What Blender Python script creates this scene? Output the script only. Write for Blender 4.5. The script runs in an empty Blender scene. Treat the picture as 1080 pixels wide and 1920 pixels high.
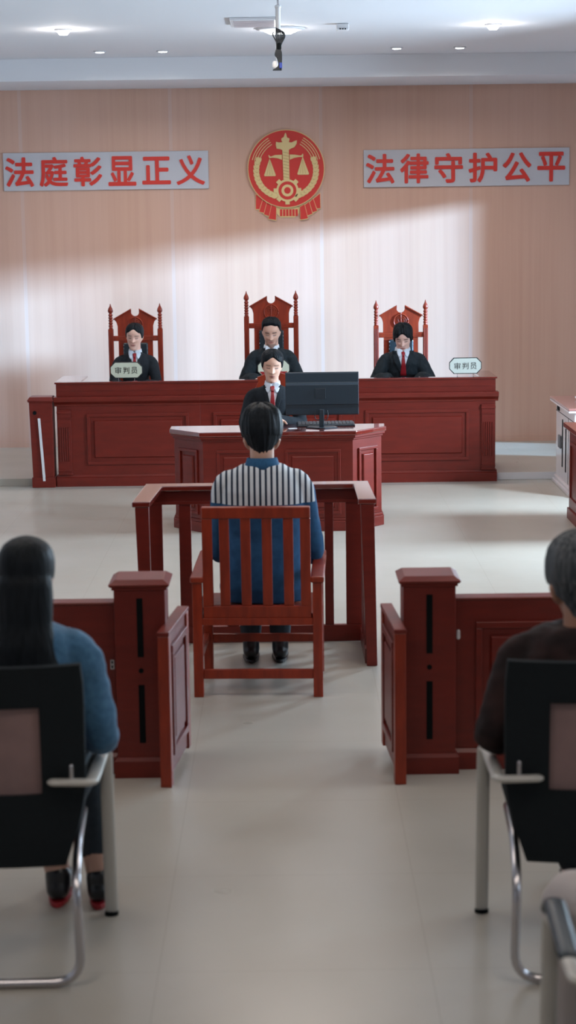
import bpy, bmesh, math, random
from mathutils import Vector, Matrix, noise
random.seed(5)
PI = math.pi
scn = bpy.context.scene
COL = scn.collection

# ------------------------------------------------------------------ camera
cam_d = bpy.data.cameras.new('camera')
cam = bpy.data.objects.new('camera', cam_d)
COL.objects.link(cam)
cam_d.sensor_fit = 'VERTICAL'
cam_d.sensor_height = 36.0
cam_d.lens = 3500.0 / 1920.0 * 36.0
cam_d.clip_end = 200
PITCH = math.atan(562.0 / 3500.0)
ROLL = math.radians(0.75)
_R = Vector((1, 0, 0)); _F = Vector((0, math.cos(PITCH), -math.sin(PITCH))); _U = Vector((0, math.sin(PITCH), math.cos(PITCH)))
_r = _R * math.cos(ROLL) - _U * math.sin(ROLL)
_u = _R * math.sin(ROLL) + _U * math.cos(ROLL)
cam.matrix_world = Matrix(((_r.x, _u.x, -_F.x, 0), (_r.y, _u.y, -_F.y, 0), (_r.z, _u.z, -_F.z, 2.2), (0, 0, 0, 1)))
cam_d.dof.use_dof = True
cam_d.dof.focus_distance = 12.5
cam_d.dof.aperture_fstop = 3.4
scn.camera = cam

# ------------------------------------------------------------------ view, world, lights
vs = scn.view_settings
vs.view_transform = 'Standard'; vs.look = 'None'; vs.gamma = 1.0; vs.use_curve_mapping = False
vs.exposure = 0.05
world = bpy.data.worlds.new('world'); scn.world = world; world.use_nodes = True
bg = world.node_tree.nodes['Background']
bg.inputs[0].default_value = (0.62, 0.78, 1.0, 1); bg.inputs[1].default_value = 1.2

def lamp(name, kind, loc, energy, color, rot=None, **kw):
    d = bpy.data.lights.new(name, kind); d.energy = energy; d.color = color
    for k, v in kw.items(): setattr(d, k, v)
    o = bpy.data.objects.new(name, d); COL.objects.link(o); o.location = loc
    if rot is not None: o.rotation_euler = rot
    return o

def aim(o, d):
    o.rotation_euler = Vector(d).to_track_quat('-Z', 'Y').to_euler()

SUN_D = (-1.0, 0.30, -0.16)
sun = lamp('low_sun', 'SUN', (8, 12, 4), 25.0, (0.34, 0.66, 1.0), angle=math.radians(4)); aim(sun, SUN_D)
WIN_E = ((12.9, 250), (10.0, 45), (7.2, 20), (3.4, 9))      # daylight through the curtained windows on the right
for _y, _e in WIN_E:
    o = lamp('window_daylight', 'AREA', (3.52, _y, 1.6), _e, (0.62, 0.82, 1.0), shape='RECTANGLE', size=0.6, size_y=0.9, spread=math.radians(150))
    aim(o, (-1, -0.22, -0.27))
CEIL_FILL_E = ((-1.6, 3.2, 9), (1.6, 3.2, 9), (-1.6, 7.2, 8), (1.6, 7.2, 8), (0.0, 10.9, 26))   # added overhead panels, out of view, as warm ambient fill
for _x, _y, _e in CEIL_FILL_E:
    o = lamp('ceiling_fill_light', 'AREA', (_x, _y, 3.44), _e, (1.0, 0.84, 0.70), shape='RECTANGLE', size=1.1, size_y=1.1)
    aim(o, (0, 0, -1))

# ------------------------------------------------------------------ materials
def principled(name, color, rough=0.5, metal=0.0, coat=0.0, coat_rough=0.1, sheen=0.0, spec=0.5):
    m = bpy.data.materials.new(name); m.use_nodes = True
    b = m.node_tree.nodes['Principled BSDF']
    b.inputs['Base Color'].default_value = (*color, 1)
    b.inputs['Roughness'].default_value = rough
    b.inputs['Metallic'].default_value = metal
    b.inputs['Coat Weight'].default_value = coat
    b.inputs['Coat Roughness'].default_value = coat_rough
    b.inputs['Sheen Weight'].default_value = sheen
    b.inputs['Specular IOR Level'].default_value = spec
    return m

def N(m, kind, **inputs):
    n = m.node_tree.nodes.new(kind)
    for k, v in inputs.items():
        if k in n.inputs: n.inputs[k].default_value = v
        else: setattr(n, k, v)
    return n
def L(m, a, b): m.node_tree.links.new(a, b)

def ramp(m, stops):
    r = m.node_tree.nodes.new('ShaderNodeValToRGB')
    e = r.color_ramp.elements
    while len(e) < len(stops): e.new(0.5)
    for el, (p, c) in zip(e, stops):
        el.position = p; el.color = (*c, 1)
    return r

def noisy(name, c1, c2, scale=(8, 8, 8), nscale=3.0, rough=0.5, bump=0.0, detail=4, **kw):
    m = principled(name, c1, rough, **kw)
    tc = N(m, 'ShaderNodeTexCoord'); mp = N(m, 'ShaderNodeMapping'); mp.inputs['Scale'].default_value = scale
    L(m, tc.outputs['Object'], mp.inputs['Vector'])
    nz = N(m, 'ShaderNodeTexNoise', Scale=nscale, Detail=detail)
    L(m, mp.outputs[0], nz.inputs['Vector'])
    r = ramp(m, ((0.3, c1), (0.7, c2))); L(m, nz.outputs['Fac'], r.inputs[0])
    b = m.node_tree.nodes['Principled BSDF']; L(m, r.outputs[0], b.inputs['Base Color'])
    if bump:
        bp = N(m, 'ShaderNodeBump', Strength=bump, Distance=0.01); L(m, nz.outputs['Fac'], bp.inputs['Height']); L(m, bp.outputs[0], b.inputs['Normal'])
    return m

WOOD_A = (0.165, 0.0150, 0.0085); WOOD_B = (0.128, 0.0120, 0.0070)
M = {}
M['wood'] = noisy('red_lacquered_wood', WOOD_A, WOOD_B, scale=(3, 3, 14), nscale=2.2, rough=0.42, coat=0.15, coat_rough=0.2, spec=0.3)
M['wood_h'] = noisy('red_lacquered_wood_long_grain', WOOD_A, WOOD_B, scale=(3, 14, 14), nscale=2.2, rough=0.4, coat=0.2, coat_rough=0.15, spec=0.3)
M['wood_top'] = noisy('polished_red_table_top', WOOD_A, WOOD_B, scale=(3, 14, 14), nscale=2.2, rough=0.2, coat=1.0, coat_rough=0.03)
M['wood_top'].node_tree.nodes['Principled BSDF'].inputs['Coat IOR'].default_value = 1.75
M['chairwood'] = noisy('orange_red_chair_wood', (0.29, 0.030, 0.008), (0.18, 0.018, 0.006), scale=(14, 14, 2.5), nscale=2.2, rough=0.42, spec=0.35, coat=0.15, coat_rough=0.15)
M['slot'] = principled('dark_slot', (0.005, 0.007, 0.008), 0.8, spec=0.1)
M['white_strip'] = principled('white_plastic_strip', (0.72, 0.72, 0.74), 0.4)
M['white_paint'] = principled('white_paint', (0.70, 0.70, 0.73), 0.85)
M['black_cloth'] = noisy('black_robe_cloth', (0.009, 0.014, 0.018), (0.016, 0.023, 0.029), nscale=6, rough=0.8, bump=0.25, spec=0.25)
M['suit'] = noisy('black_suit_cloth', (0.009, 0.012, 0.016), (0.014, 0.018, 0.024), nscale=6, rough=0.85, bump=0.2, spec=0.25)
M['shirt'] = principled('white_shirt', (0.62, 0.68, 0.76), 0.75)
M['tie'] = noisy('red_tie', (0.34, 0.008, 0.016), (0.22, 0.006, 0.012), nscale=20, rough=0.45)
M['leather'] = noisy('black_tufted_leather', (0.010, 0.016, 0.022), (0.016, 0.024, 0.03), nscale=10, rough=0.35)
M['navy'] = noisy('dark_navy_trousers', (0.010, 0.017, 0.026), (0.015, 0.024, 0.034), nscale=6, rough=0.85, bump=0.2)
M['shoe'] = principled('black_shoe_leather', (0.010, 0.011, 0.014), 0.3)
M['red_sole'] = principled('red_rubber', (0.35, 0.012, 0.02), 0.5)
M['denim'] = noisy('blue_denim', (0.030, 0.105, 0.20), (0.055, 0.155, 0.27), nscale=7, rough=0.9, bump=0.3, sheen=0.15)
M['brown_coat'] = noisy('dark_brown_coat', (0.008, 0.006, 0.007), (0.034, 0.016, 0.015), scale=(5, 5, 5), nscale=2.2, rough=0.8, bump=0.3, spec=0.25)
M['pale_cloth'] = principled('pale_cloth', (0.5, 0.45, 0.44), 0.85)
M['pale_blue_shoe'] = principled('pale_blue_canvas', (0.30, 0.40, 0.50), 0.8)
M['mesh_black'] = noisy('black_chair_fabric', (0.007, 0.010, 0.012), (0.011, 0.015, 0.018), nscale=30, rough=0.85, bump=0.1, spec=0.2)
M['mesh_rose'] = noisy('dusty_rose_mesh', (0.27, 0.17, 0.16), (0.19, 0.125, 0.12), scale=(2, 2, 2), nscale=3, rough=0.9)
M['chrome'] = principled('chrome_tube', (0.52, 0.50, 0.52), 0.22, metal=1.0)
M['dull_metal'] = principled('grey_beige_painted_metal', (0.50, 0.48, 0.44), 0.42, metal=0.2)
M['black_plastic'] = principled('black_plastic', (0.014, 0.024, 0.034), 0.38)
M['monitor_plastic'] = principled('dark_blue_grey_plastic', (0.013, 0.026, 0.040), 0.40)
M['monitor_plastic2'] = principled('darker_plastic', (0.009, 0.018, 0.028), 0.4)
M['screen'] = principled('screen_glass', (0.01, 0.012, 0.015), 0.1)
M['plate'] = principled('cream_name_plate', (0.52, 0.53, 0.42), 0.5)
M['plate_b'] = principled('pale_green_name_plate', (0.58, 0.63, 0.58), 0.5)
M['ink'] = principled('black_ink', (0.015, 0.016, 0.016), 0.6)
M['red_panel'] = principled('crimson_lacquer_panel', (0.28, 0.012, 0.014), 0.4)
M['banner'] = principled('banner_board', (0.50, 0.50, 0.54), 0.7)
M['letter_red'] = principled('red_letter', (0.62, 0.030, 0.018), 0.5)
M['emblem_red'] = principled('emblem_red', (0.60, 0.030, 0.022), 0.5)
M['emblem_gold'] = principled('emblem_gold', (0.72, 0.54, 0.25), 0.45)
M['emblem_gold_dark'] = principled('emblem_gold_groove', (0.36, 0.20, 0.07), 0.6)
M['cabinet'] = noisy('glare_pale_laminate', (0.76, 0.70, 0.73), (0.68, 0.62, 0.65), scale=(4, 4, 1), nscale=2, rough=0.3, coat=0.8, coat_rough=0.1)  # pale tone stands in for glare on the lacquered cabinet side
M['cabinet_top'] = principled('rosewood_top', (0.36, 0.16, 0.14), 0.25, coat=0.5)
M['grey_box'] = principled('grey_plastic', (0.12, 0.12, 0.13), 0.5)
M['cable'] = principled('black_cable', (0.008, 0.012, 0.018), 0.5)
M['blue_plug'] = principled('blue_plug', (0.01, 0.04, 0.30), 0.4)
M['curtain'] = principled('pale_curtain', (0.6, 0.63, 0.68), 0.9)
M['door'] = principled('brown_door', (0.2, 0.1, 0.07), 0.5)

def emission(name, color, strength):
    m = bpy.data.materials.new(name); m.use_nodes = True
    nt = m.node_tree; nt.nodes.remove(nt.nodes['Principled BSDF'])
    e = nt.nodes.new('ShaderNodeEmission'); e.inputs[0].default_value = (*color, 1); e.inputs[1].default_value = strength
    nt.links.new(e.outputs[0], nt.nodes['Material Output'].inputs[0]); return m
M['lamp_glow'] = emission('lamp_glow', (0.92, 0.98, 1.0), 14.0)
M['fill_panel_glow'] = emission('fill_panel_glow', (1.0, 0.93, 0.86), 3.0)

# vertex tinted skin and hair
def skin_mat(name, tint=(1, 1, 1)):
    m = principled(name, (0.5, 0.3, 0.22), 0.52)
    a = N(m, 'ShaderNodeAttribute', attribute_name='tint')
    b = m.node_tree.nodes['Principled BSDF']
    L(m, a.outputs['Color'], b.inputs['Base Color'])
    b.inputs['Subsurface Weight'].default_value = 0.08
    b.inputs['Subsurface Radius'].default_value = (0.02, 0.008, 0.004)
    return m
M['skin'] = skin_mat('skin')
def hair_mat(name, c1, c2):
    m = noisy(name, c1, c2, scale=(60, 60, 6), nscale=1.6, rough=0.55, bump=0.5, detail=3, spec=0.16)
    return m
M['hair'] = hair_mat('black_hair', (0.003, 0.005, 0.007), (0.009, 0.012, 0.016))
M['hair_grey'] = hair_mat('greying_hair', (0.022, 0.030, 0.037), (0.13, 0.135, 0.145))

# laminated back wall: vertical grain, four foot panels
def wall_panel_mat():
    m = principled('laminated_wall_panels', (0.5, 0.35, 0.3), 0.42)
    b = m.node_tree.nodes['Principled BSDF']
    tc = N(m, 'ShaderNodeTexCoord')
    mp = N(m, 'ShaderNodeMapping'); mp.inputs['Scale'].default_value = (11, 1, 0.22)
    L(m, tc.outputs['Object'], mp.inputs['Vector'])
    n1 = N(m, 'ShaderNodeTexNoise', Scale=1.6, Detail=5.0, Roughness=0.65); L(m, mp.outputs[0], n1.inputs['Vector'])
    mp2 = N(m, 'ShaderNodeMapping'); mp2.inputs['Scale'].default_value = (2.2, 1, 0.10)
    L(m, tc.outputs['Object'], mp2.inputs['Vector'])
    n2 = N(m, 'ShaderNodeTexNoise', Scale=1.0, Detail=2.0); L(m, mp2.outputs[0], n2.inputs['Vector'])
    mx = N(m, 'ShaderNodeMix', data_type='RGBA'); mx.inputs[0].default_value = 0.5
    r1 = ramp(m, ((0.30, (0.54, 0.310, 0.225)), (0.50, (0.60, 0.362, 0.272)), (0.72, (0.645, 0.405, 0.31))))
    r2 = ramp(m, ((0.32, (0.56, 0.335, 0.245)), (0.68, (0.63, 0.41, 0.335))))
    L(m, n1.outputs['Fac'], r1.inputs[0]); L(m, n2.outputs['Fac'], r2.inputs[0])
    L(m, r1.outputs[0], mx.inputs[6]); L(m, r2.outputs[0], mx.inputs[7])
    # seams: pale strip every 1.375 m
    sp = N(m, 'ShaderNodeSeparateXYZ'); L(m, tc.outputs['Object'], sp.inputs[0])
    ad = N(m, 'ShaderNodeMath', operation='ADD'); ad.inputs[1].default_value = 2.396 + 1.37 * 6 + 0.016; L(m, sp.outputs['X'], ad.inputs[0])
    md = N(m, 'ShaderNodeMath', operation='MODULO'); md.inputs[1].default_value = 1.37; L(m, ad.outputs[0], md.inputs[0])
    lt = N(m, 'ShaderNodeMath', operation='LESS_THAN'); lt.inputs[1].default_value = 0.032; L(m, md.outputs[0], lt.inputs[0])
    ml = N(m, 'ShaderNodeMath', operation='MULTIPLY'); ml.inputs[1].default_value = 0.30; L(m, lt.outputs[0], ml.inputs[0])
    mx2 = N(m, 'ShaderNodeMix', data_type='RGBA'); L(m, ml.outputs[0], mx2.inputs[0])
    L(m, mx.outputs[2], mx2.inputs[6]); mx2.inputs[7].default_value = (0.60, 0.50, 0.49, 1)
    L(m, mx2.outputs[2], b.inputs['Base Color'])
    return m
M['wall_panels'] = wall_panel_mat()

def floor_mat():
    m = principled('cream_vinyl_floor', (0.5, 0.46, 0.4), 0.30)
    b = m.node_tree.nodes['Principled BSDF']
    tc = N(m, 'ShaderNodeTexCoord')
    n1 = N(m, 'ShaderNodeTexNoise', Scale=1.3, Detail=5.0, Roughness=0.6); L(m, tc.outputs['Object'], n1.inputs['Vector'])
    r1 = ramp(m, ((0.30, (0.40, 0.365, 0.31)), (0.70, (0.445, 0.41, 0.36)))); L(m, n1.outputs['Fac'], r1.inputs[0])
    sp = N(m, 'ShaderNodeSeparateXYZ'); L(m, tc.outputs['Object'], sp.inputs[0])
    ls = []
    for ax in ('X', 'Y'):      # fine joints between 0.8 m tiles
        ad = N(m, 'ShaderNodeMath', operation='ADD'); ad.inputs[1].default_value = 40.4; L(m, sp.outputs[ax], ad.inputs[0])
        md = N(m, 'ShaderNodeMath', operation='MODULO'); md.inputs[1].default_value = 0.8; L(m, ad.outputs[0], md.inputs[0])
        lt = N(m, 'ShaderNodeMath', operation='LESS_THAN'); lt.inputs[1].default_value = 0.004; L(m, md.outputs[0], lt.inputs[0]); ls.append(lt)
    mxm = N(m, 'ShaderNodeMath', operation='MAXIMUM'); L(m, ls[0].outputs[0], mxm.inputs[0]); L(m, ls[1].outputs[0], mxm.inputs[1])
    br = ramp(m, ((0.0, (1, 1, 1)), (1.0, (0.86, 0.84, 0.82)))); L(m, mxm.outputs[0], br.inputs[0])
    mx = N(m, 'ShaderNodeMix', data_type='RGBA', blend_type='MULTIPLY'); mx.inputs[0].default_value = 1.0
    L(m, r1.outputs[0], mx.inputs[6]); L(m, br.outputs['Color'], mx.inputs[7]); L(m, mx.outputs[2], b.inputs['Base Color'])
    n2 = N(m, 'ShaderNodeTexNoise', Scale=3.0, Detail=2.0); L(m, tc.outputs['Object'], n2.inputs['Vector'])
    mr = N(m, 'ShaderNodeMapRange'); mr.inputs[3].default_value = 0.24; mr.inputs[4].default_value = 0.38
    L(m, n2.outputs['Fac'], mr.inputs[0]); L(m, mr.outputs[0], b.inputs['Roughness'])
    return m
M['floor'] = floor_mat()

def striped_uniform():
    # striped yoke on the back and shoulders, blue below and on the sleeves
    m = principled('striped_blue_uniform', (0.1, 0.2, 0.4), 0.9)
    b = m.node_tree.nodes['Principled BSDF']
    tc = N(m, 'ShaderNodeTexCoord'); sp = N(m, 'ShaderNodeSeparateXYZ'); L(m, tc.outputs['Object'], sp.inputs[0])
    def mth(op, a, bb=None):
        n = N(m, 'ShaderNodeMath', operation=op)
        for i, v in enumerate((a, bb)):
            if v is None: continue
            if isinstance(v, (int, float)): n.inputs[i].default_value = v
            else: L(m, v, n.inputs[i])
        return n.outputs[0]
    fr = mth('FRACT', mth('MULTIPLY', mth('ADD', sp.outputs['X'], 5.0), 1 / 0.0262))
    dark = mth('LESS_THAN', fr, 0.40)
    # the stripe panel ends at the sleeve seam, which slopes a little outward going down
    seam = mth('ADD', 0.238, mth('MULTIPLY', mth('SUBTRACT', 0.93, sp.outputs['Z']), 0.10))
    inx = mth('LESS_THAN', mth('ABSOLUTE', sp.outputs['X']), seam)
    inz = mth('GREATER_THAN', sp.outputs['Z'], 0.868)
    inz2 = mth('LESS_THAN', sp.outputs['Z'], 1.052)
    yoke = mth('MULTIPLY', mth('MULTIPLY', inx, inz), inz2)
    nz = N(m, 'ShaderNodeTexNoise', Scale=30.0, Detail=3.0); L(m, tc.outputs['Object'], nz.inputs['Vector'])
    rb = ramp(m, ((0.3, (0.010, 0.060, 0.150)), (0.7, (0.016, 0.088, 0.20)))); L(m, nz.outputs['Fac'], rb.inputs[0])
    st = N(m, 'ShaderNodeMix', data_type='RGBA'); L(m, dark, st.inputs[0])
    st.inputs[6].default_value = (0.60, 0.63, 0.66, 1); st.inputs[7].default_value = (0.012, 0.022, 0.045, 1)
    fx = N(m, 'ShaderNodeMix', data_type='RGBA'); L(m, yoke, fx.inputs[0]); L(m, rb.outputs[0], fx.inputs[6]); L(m, st.outputs[2], fx.inputs[7])
    L(m, fx.outputs[2], b.inputs['Base Color'])
    return m
M['uniform'] = striped_uniform()

# ------------------------------------------------------------------ object helpers
def finish(name, bm, mat, parent=None, smooth=False, bevel=0.0, seg=2, loc=None):
    me = bpy.data.meshes.new(name)
    bmesh.ops.recalc_face_normals(bm, faces=bm.faces[:])
    if smooth:
        for f in bm.faces: f.smooth = True
    bm.to_mesh(me); bm.free()
    if mat is not None: me.materials.append(mat if not isinstance(mat, str) else M[mat])
    o = bpy.data.objects.new(name, me); COL.objects.link(o)
    if parent is not None: o.parent = parent
    if loc is not None: o.location = loc
    if bevel:
        md = o.modifiers.new('bevel', 'BEVEL'); md.width = bevel; md.segments = seg; md.limit_method = 'ANGLE'; md.angle_limit = 0.6
    return o

def thing(name, label, cat, loc=(0, 0, 0), rz=0.0, group=None):
    o = bpy.data.objects.new(name, None); COL.objects.link(o)
    o.location = loc; o.rotation_euler = (0, 0, rz); o.empty_display_size = 0.1
    o['label'] = label; o['category'] = cat
    if group: o['group'] = group
    return o
def tag(o, label, cat, group=None):
    o['label'] = label; o['category'] = cat
    if group: o['group'] = group
    return o
def struct(o): o['kind'] = 'structure'; return o
def dup(root, loc, rz, label, group=None):
    r = root.copy(); COL.objects.link(r); r.location = loc; r.rotation_euler = (0, 0, rz); r['label'] = label
    if group: r['group'] = group
    def rec(src, dst):
        for ch in list(src.children):
            c = ch.copy(); COL.objects.link(c); c.parent = dst; c.matrix_parent_inverse = ch.matrix_parent_inverse.copy()
            rec(ch, c)
    rec(root, r)
    return r

def box(bm, x0, x1, y0, y1, z0, z1):
    vs_ = [bm.verts.new((x, y, z)) for z in (z0, z1) for y in (y0, y1) for x in (x0, x1)]
    for f in ((0, 1, 3, 2), (4, 6, 7, 5), (0, 4, 5, 1), (2, 3, 7, 6), (0, 2, 6, 4), (1, 5, 7, 3)):
        bm.faces.new([vs_[i] for i in f])
    return vs_
def frustum(bm, x0, x1, y0, y1, z0, X0, X1, Y0, Y1, z1):
    v = [bm.verts.new(p) for p in ((x0, y0, z0), (x1, y0, z0), (x0, y1, z0), (x1, y1, z0), (X0, Y0, z1), (X1, Y0, z1), (X0, Y1, z1), (X1, Y1, z1))]
    for f in ((0, 1, 3, 2), (4, 6, 7, 5), (0, 4, 5, 1), (2, 3, 7, 6), (0, 2, 6, 4), (1, 5, 7, 3)):
        bm.faces.new([v[i] for i in f])
def prism(bm, pts, a0, a1, axis='y'):
    """polygon pts extruded along an axis: 'y' -> pts are (x,z); 'z' -> (x,y); 'x' -> (y,z)"""
    def mk(p, a):
        return {'y': (p[0], a, p[1]), 'z': (p[0], p[1], a), 'x': (a, p[0], p[1])}[axis]
    lo = [bm.verts.new(mk(p, a0)) for p in pts]; hi = [bm.verts.new(mk(p, a1)) for p in pts]
    n = len(pts)
    bm.faces.new(lo); bm.faces.new(hi[::-1])
    for i in range(n): bm.faces.new((lo[i], hi[i], hi[(i + 1) % n], lo[(i + 1) % n]))
def lathe(bm, prof, cx=0, cy=0, seg=20):
    rings = []
    for r, z in prof:
        rings.append([bm.verts.new((cx + max(r, 1e-4) * math.cos(2 * PI * k / seg), cy + max(r, 1e-4) * math.sin(2 * PI * k / seg), z)) for k in range(seg)])
    for a, b in zip(rings, rings[1:]):
        for k in range(seg): bm.faces.new((a[k], a[(k + 1) % seg], b[(k + 1) % seg], b[k]))
    bm.faces.new(rings[0][::-1]); bm.faces.new(rings[-1])
def tube(bm, pts, radii, seg=12, flat=1.0, up=None, cap=True):
    """tube along points with per point radius; flat squeezes the second axis; rounded ends"""
    pts = [Vector(p) for p in pts]
    if isinstance(radii, (int, float)): radii = [radii] * len(pts)
    n = len(pts)
    tang = []
    for i in range(n):
        t = (pts[min(i + 1, n - 1)] - pts[max(i - 1, 0)]); tang.append(t.normalized() if t.length > 1e-9 else Vector((0, 0, 1)))
    ref = Vector(up) if up else (Vector((0, 0, 1)) if abs(tang[0].z) < 0.9 else Vector((1, 0, 0)))
    a = (ref - tang[0] * ref.dot(tang[0])).normalized()
    frames = []
    for i in range(n):
        a = (a - tang[i] * a.dot(tang[i])).normalized()
        frames.append((a.copy(), tang[i].cross(a).normalized()))
    rings = []
    def ring(c, r, fr):
        return [bm.verts.new(c + fr[0] * (math.cos(2 * PI * k / seg) * r) + fr[1] * (math.sin(2 * PI * k / seg) * r * flat)) for k in range(seg)]
    if cap:
        for j in (3, 2, 1):
            ph = j * PI / 8
            rings.append(ring(pts[0] - tang[0] * radii[0] * math.sin(ph), radii[0] * math.cos(ph), frames[0]))
    for i in range(n): rings.append(ring(pts[i], radii[i], frames[i]))
    if cap:
        for j in (1, 2, 3):
            ph = j * PI / 8
            rings.append(ring(pts[-1] + tang[-1] * radii[-1] * math.sin(ph), radii[-1] * math.cos(ph), frames[-1]))
    for p, q in zip(rings, rings[1:]):
        for k in range(seg): bm.faces.new((p[k], p[(k + 1) % seg], q[(k + 1) % seg], q[k]))
    bm.faces.new(rings[0][::-1]); bm.faces.new(rings[-1])
def smooth_path(pts, n=6):
    pts = [Vector(p) for p in pts]; P = [pts[0]] + pts + [pts[-1]]; out = []
    for i in range(1, len(P) - 2):
        p0, p1, p2, p3 = P[i - 1], P[i], P[i + 1], P[i + 2]
        for k in range(n):
            t = k / n
            out.append(0.5 * ((2 * p1) + (p2 - p0) * t + (2 * p0 - 5 * p1 + 4 * p2 - p3) * t * t + (3 * p1 - p0 - 3 * p2 + p3) * t ** 3))
    out.append(pts[-1]); return out
def arc_path(pts, r=0.05, n=6):
    """polyline with rounded corners"""
    pts = [Vector(p) for p in pts]; out = [pts[0]]
    for i in range(1, len(pts) - 1):
        a, b, c = pts[i - 1], pts[i], pts[i + 1]
        d1 = (a - b).normalized(); d2 = (c - b).normalized()
        q = min(r, (a - b).length * 0.45, (c - b).length * 0.45)
        s, e = b + d1 * q, b + d2 * q
        for k in range(n + 1):
            t = k / n; out.append(s * (1 - t) ** 2 + b * 2 * t * (1 - t) + e * t * t)
    out.append(pts[-1]); return out

def raised_panel(bm, x0, x1, z0, z1, y, out=-1, w=0.022, d=0.012, inner=True):
    """moulded frame and raised field on a front at y (out = direction of relief along y)"""
    for a0, a1, b0, b1 in ((x0, x1, z1 - w, z1), (x0, x1, z0, z0 + w), (x0, x0 + w, z0 + w, z1 - w), (x1 - w, x1, z0 + w, z1 - w)):
        ya, yb = sorted((y, y + out * d)); box(bm, a0, a1, ya, yb, b0, b1)
    if inner:
        g = w * 2.1
        v = []
        for (gx, yy) in ((g, y + out * 0.001), (g + 0.009, y + out * d)):
            v.append([bm.verts.new(p) for p in ((x0 + gx, yy, z0 + gx), (x1 - gx, yy, z0 + gx), (x1 - gx, yy, z1 - gx), (x0 + gx, yy, z1 - gx))])
        for k in range(4): bm.faces.new((v[0][k], v[0][(k + 1) % 4], v[1][(k + 1) % 4], v[1][k]))
        bm.faces.new(v[1]); bm.faces.new(v[0][::-1])

def remeshed(bm, voxel, smooth_it=3, fac=0.5):
    """union of overlapping closed shapes as one continuous surface"""
    me = bpy.data.meshes.new('tmp'); bmesh.ops.recalc_face_normals(bm, faces=bm.faces[:]); bm.to_mesh(me); bm.free()
    o = bpy.data.objects.new('tmp', me); COL.objects.link(o)
    r = o.modifiers.new('r', 'REMESH'); r.mode = 'VOXEL'; r.voxel_size = voxel; r.use_smooth_shade = True
    if smooth_it:
        s = o.modifiers.new('s', 'SMOOTH'); s.factor = fac; s.iterations = smooth_it
    dg = bpy.context.evaluated_depsgraph_get(); dg.update()
    res = bpy.data.meshes.new_from_object(o.evaluated_get(dg))
    bpy.data.objects.remove(o); bpy.data.meshes.remove(me)
    for p in res.polygons: p.use_smooth = True
    return res
def link_mesh(name, me, mat, parent=None):
    me.name = name; me.materials.clear(); me.materials.append(M[mat] if isinstance(mat, str) else mat)
    o = bpy.data.objects.new(name, me); COL.objects.link(o)
    if parent is not None: o.parent = parent
    return o

def text_mesh(s, w, h, depth, bold=0.0):
    """mesh of a text centred on x/z, standing in the xz plane facing -y, fitted into w x h"""
    cu = bpy.data.curves.new('txt', 'FONT'); cu.body = s; cu.size = 1.0; cu.extrude = 0.01; cu.resolution_u = 3
    o = bpy.data.objects.new('txt', cu); COL.objects.link(o)
    dg = bpy.context.evaluated_depsgraph_get(); dg.update()
    me = bpy.data.meshes.new_from_object(o.evaluated_get(dg)); bpy.data.objects.remove(o); bpy.data.curves.remove(cu)
    bm = bmesh.new(); bm.from_mesh(me)
    if bold > 0:      # thicken the strokes by overlaying slightly shifted copies
        src = bm.copy(); bm.free(); bm = bmesh.new()
        for k in range(9):
            dx, dy = (bold * math.cos(k * PI / 4), bold * math.sin(k * PI / 4)) if k < 8 else (0, 0)
            mp = {v: bm.verts.new((v.co.x + dx, v.co.y + dy, v.co.z * (1 + .02 * k))) for v in src.verts}
            for f in src.faces:
                try: bm.faces.new([mp[v] for v in f.verts])
                except ValueError: pass
        src.free()
    bm.to_mesh(me); bm.free()
    xs = [v.co.x for v in me.vertices]; ys = [v.co.y for v in me.vertices]
    cx, cy = (min(xs) + max(xs)) / 2, (min(ys) + max(ys)) / 2
    sx, sy = w / (max(xs) - min(xs)), h / (max(ys) - min(ys))
    for v in me.vertices:
        x, y, z = (v.co.x - cx) * sx, (v.co.y - cy) * sy, v.co.z
        v.co = (x, -z / 0.01 * depth / 2, y)
    return me

# ------------------------------------------------------------------ the room
WY = 17.35; XL, XR = -4.2, 3.6; ZC = 3.509; ZB = 3.324; YB = 16.2; PZ = 0.06; PY = 15.235; Y0 = -1.5
def sbox(name, mat, *dims, **kw):
    bm = bmesh.new(); box(bm, *dims); return struct(finish(name, bm, mat, **kw))
sbox('floor', 'floor', XL - 0.2, XR + 0.2, Y0 - 0.2, WY + 0.2, -0.1, 0.0)
sbox('floor', 'floor', XL, XR, PY, WY, 0.0005, PZ)          # the low platform carrying the bench
sbox('painted_sunlit_riser', 'white_strip', 1.72, XR, PY - 0.006, PY - 0.0005, 0.002, PZ + 0.001)  # white board stands in for direct sun on this stretch of riser
sbox('wall_back', 'wall_panels', XL - 0.2, XR + 0.2, WY, WY + 0.15, -0.1, ZC + 0.1)
sbox('wall_left', 'white_paint', XL - 0.15, XL, Y0, WY, 0, ZC)
sbox('wall_front', 'white_paint', XL - 0.15, XR + 0.15, Y0 - 0.15, Y0, 0, ZC)
sbox('ceiling', 'white_paint', XL - 0.15, XR + 0.15, Y0 - 0.15, WY, ZC, ZC + 0.15)
sbox('trim_1', 'white_paint', XL, XR, YB, WY - 0.001, ZB, ZC - 0.0005)     # bulkhead above the panels
bm = bmesh.new(); box(bm, XL, XR, WY - 0.012, WY - 0.001, PZ, PZ + 0.045); struct(finish('baseboard_back', bm, 'wall_panels'))
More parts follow.
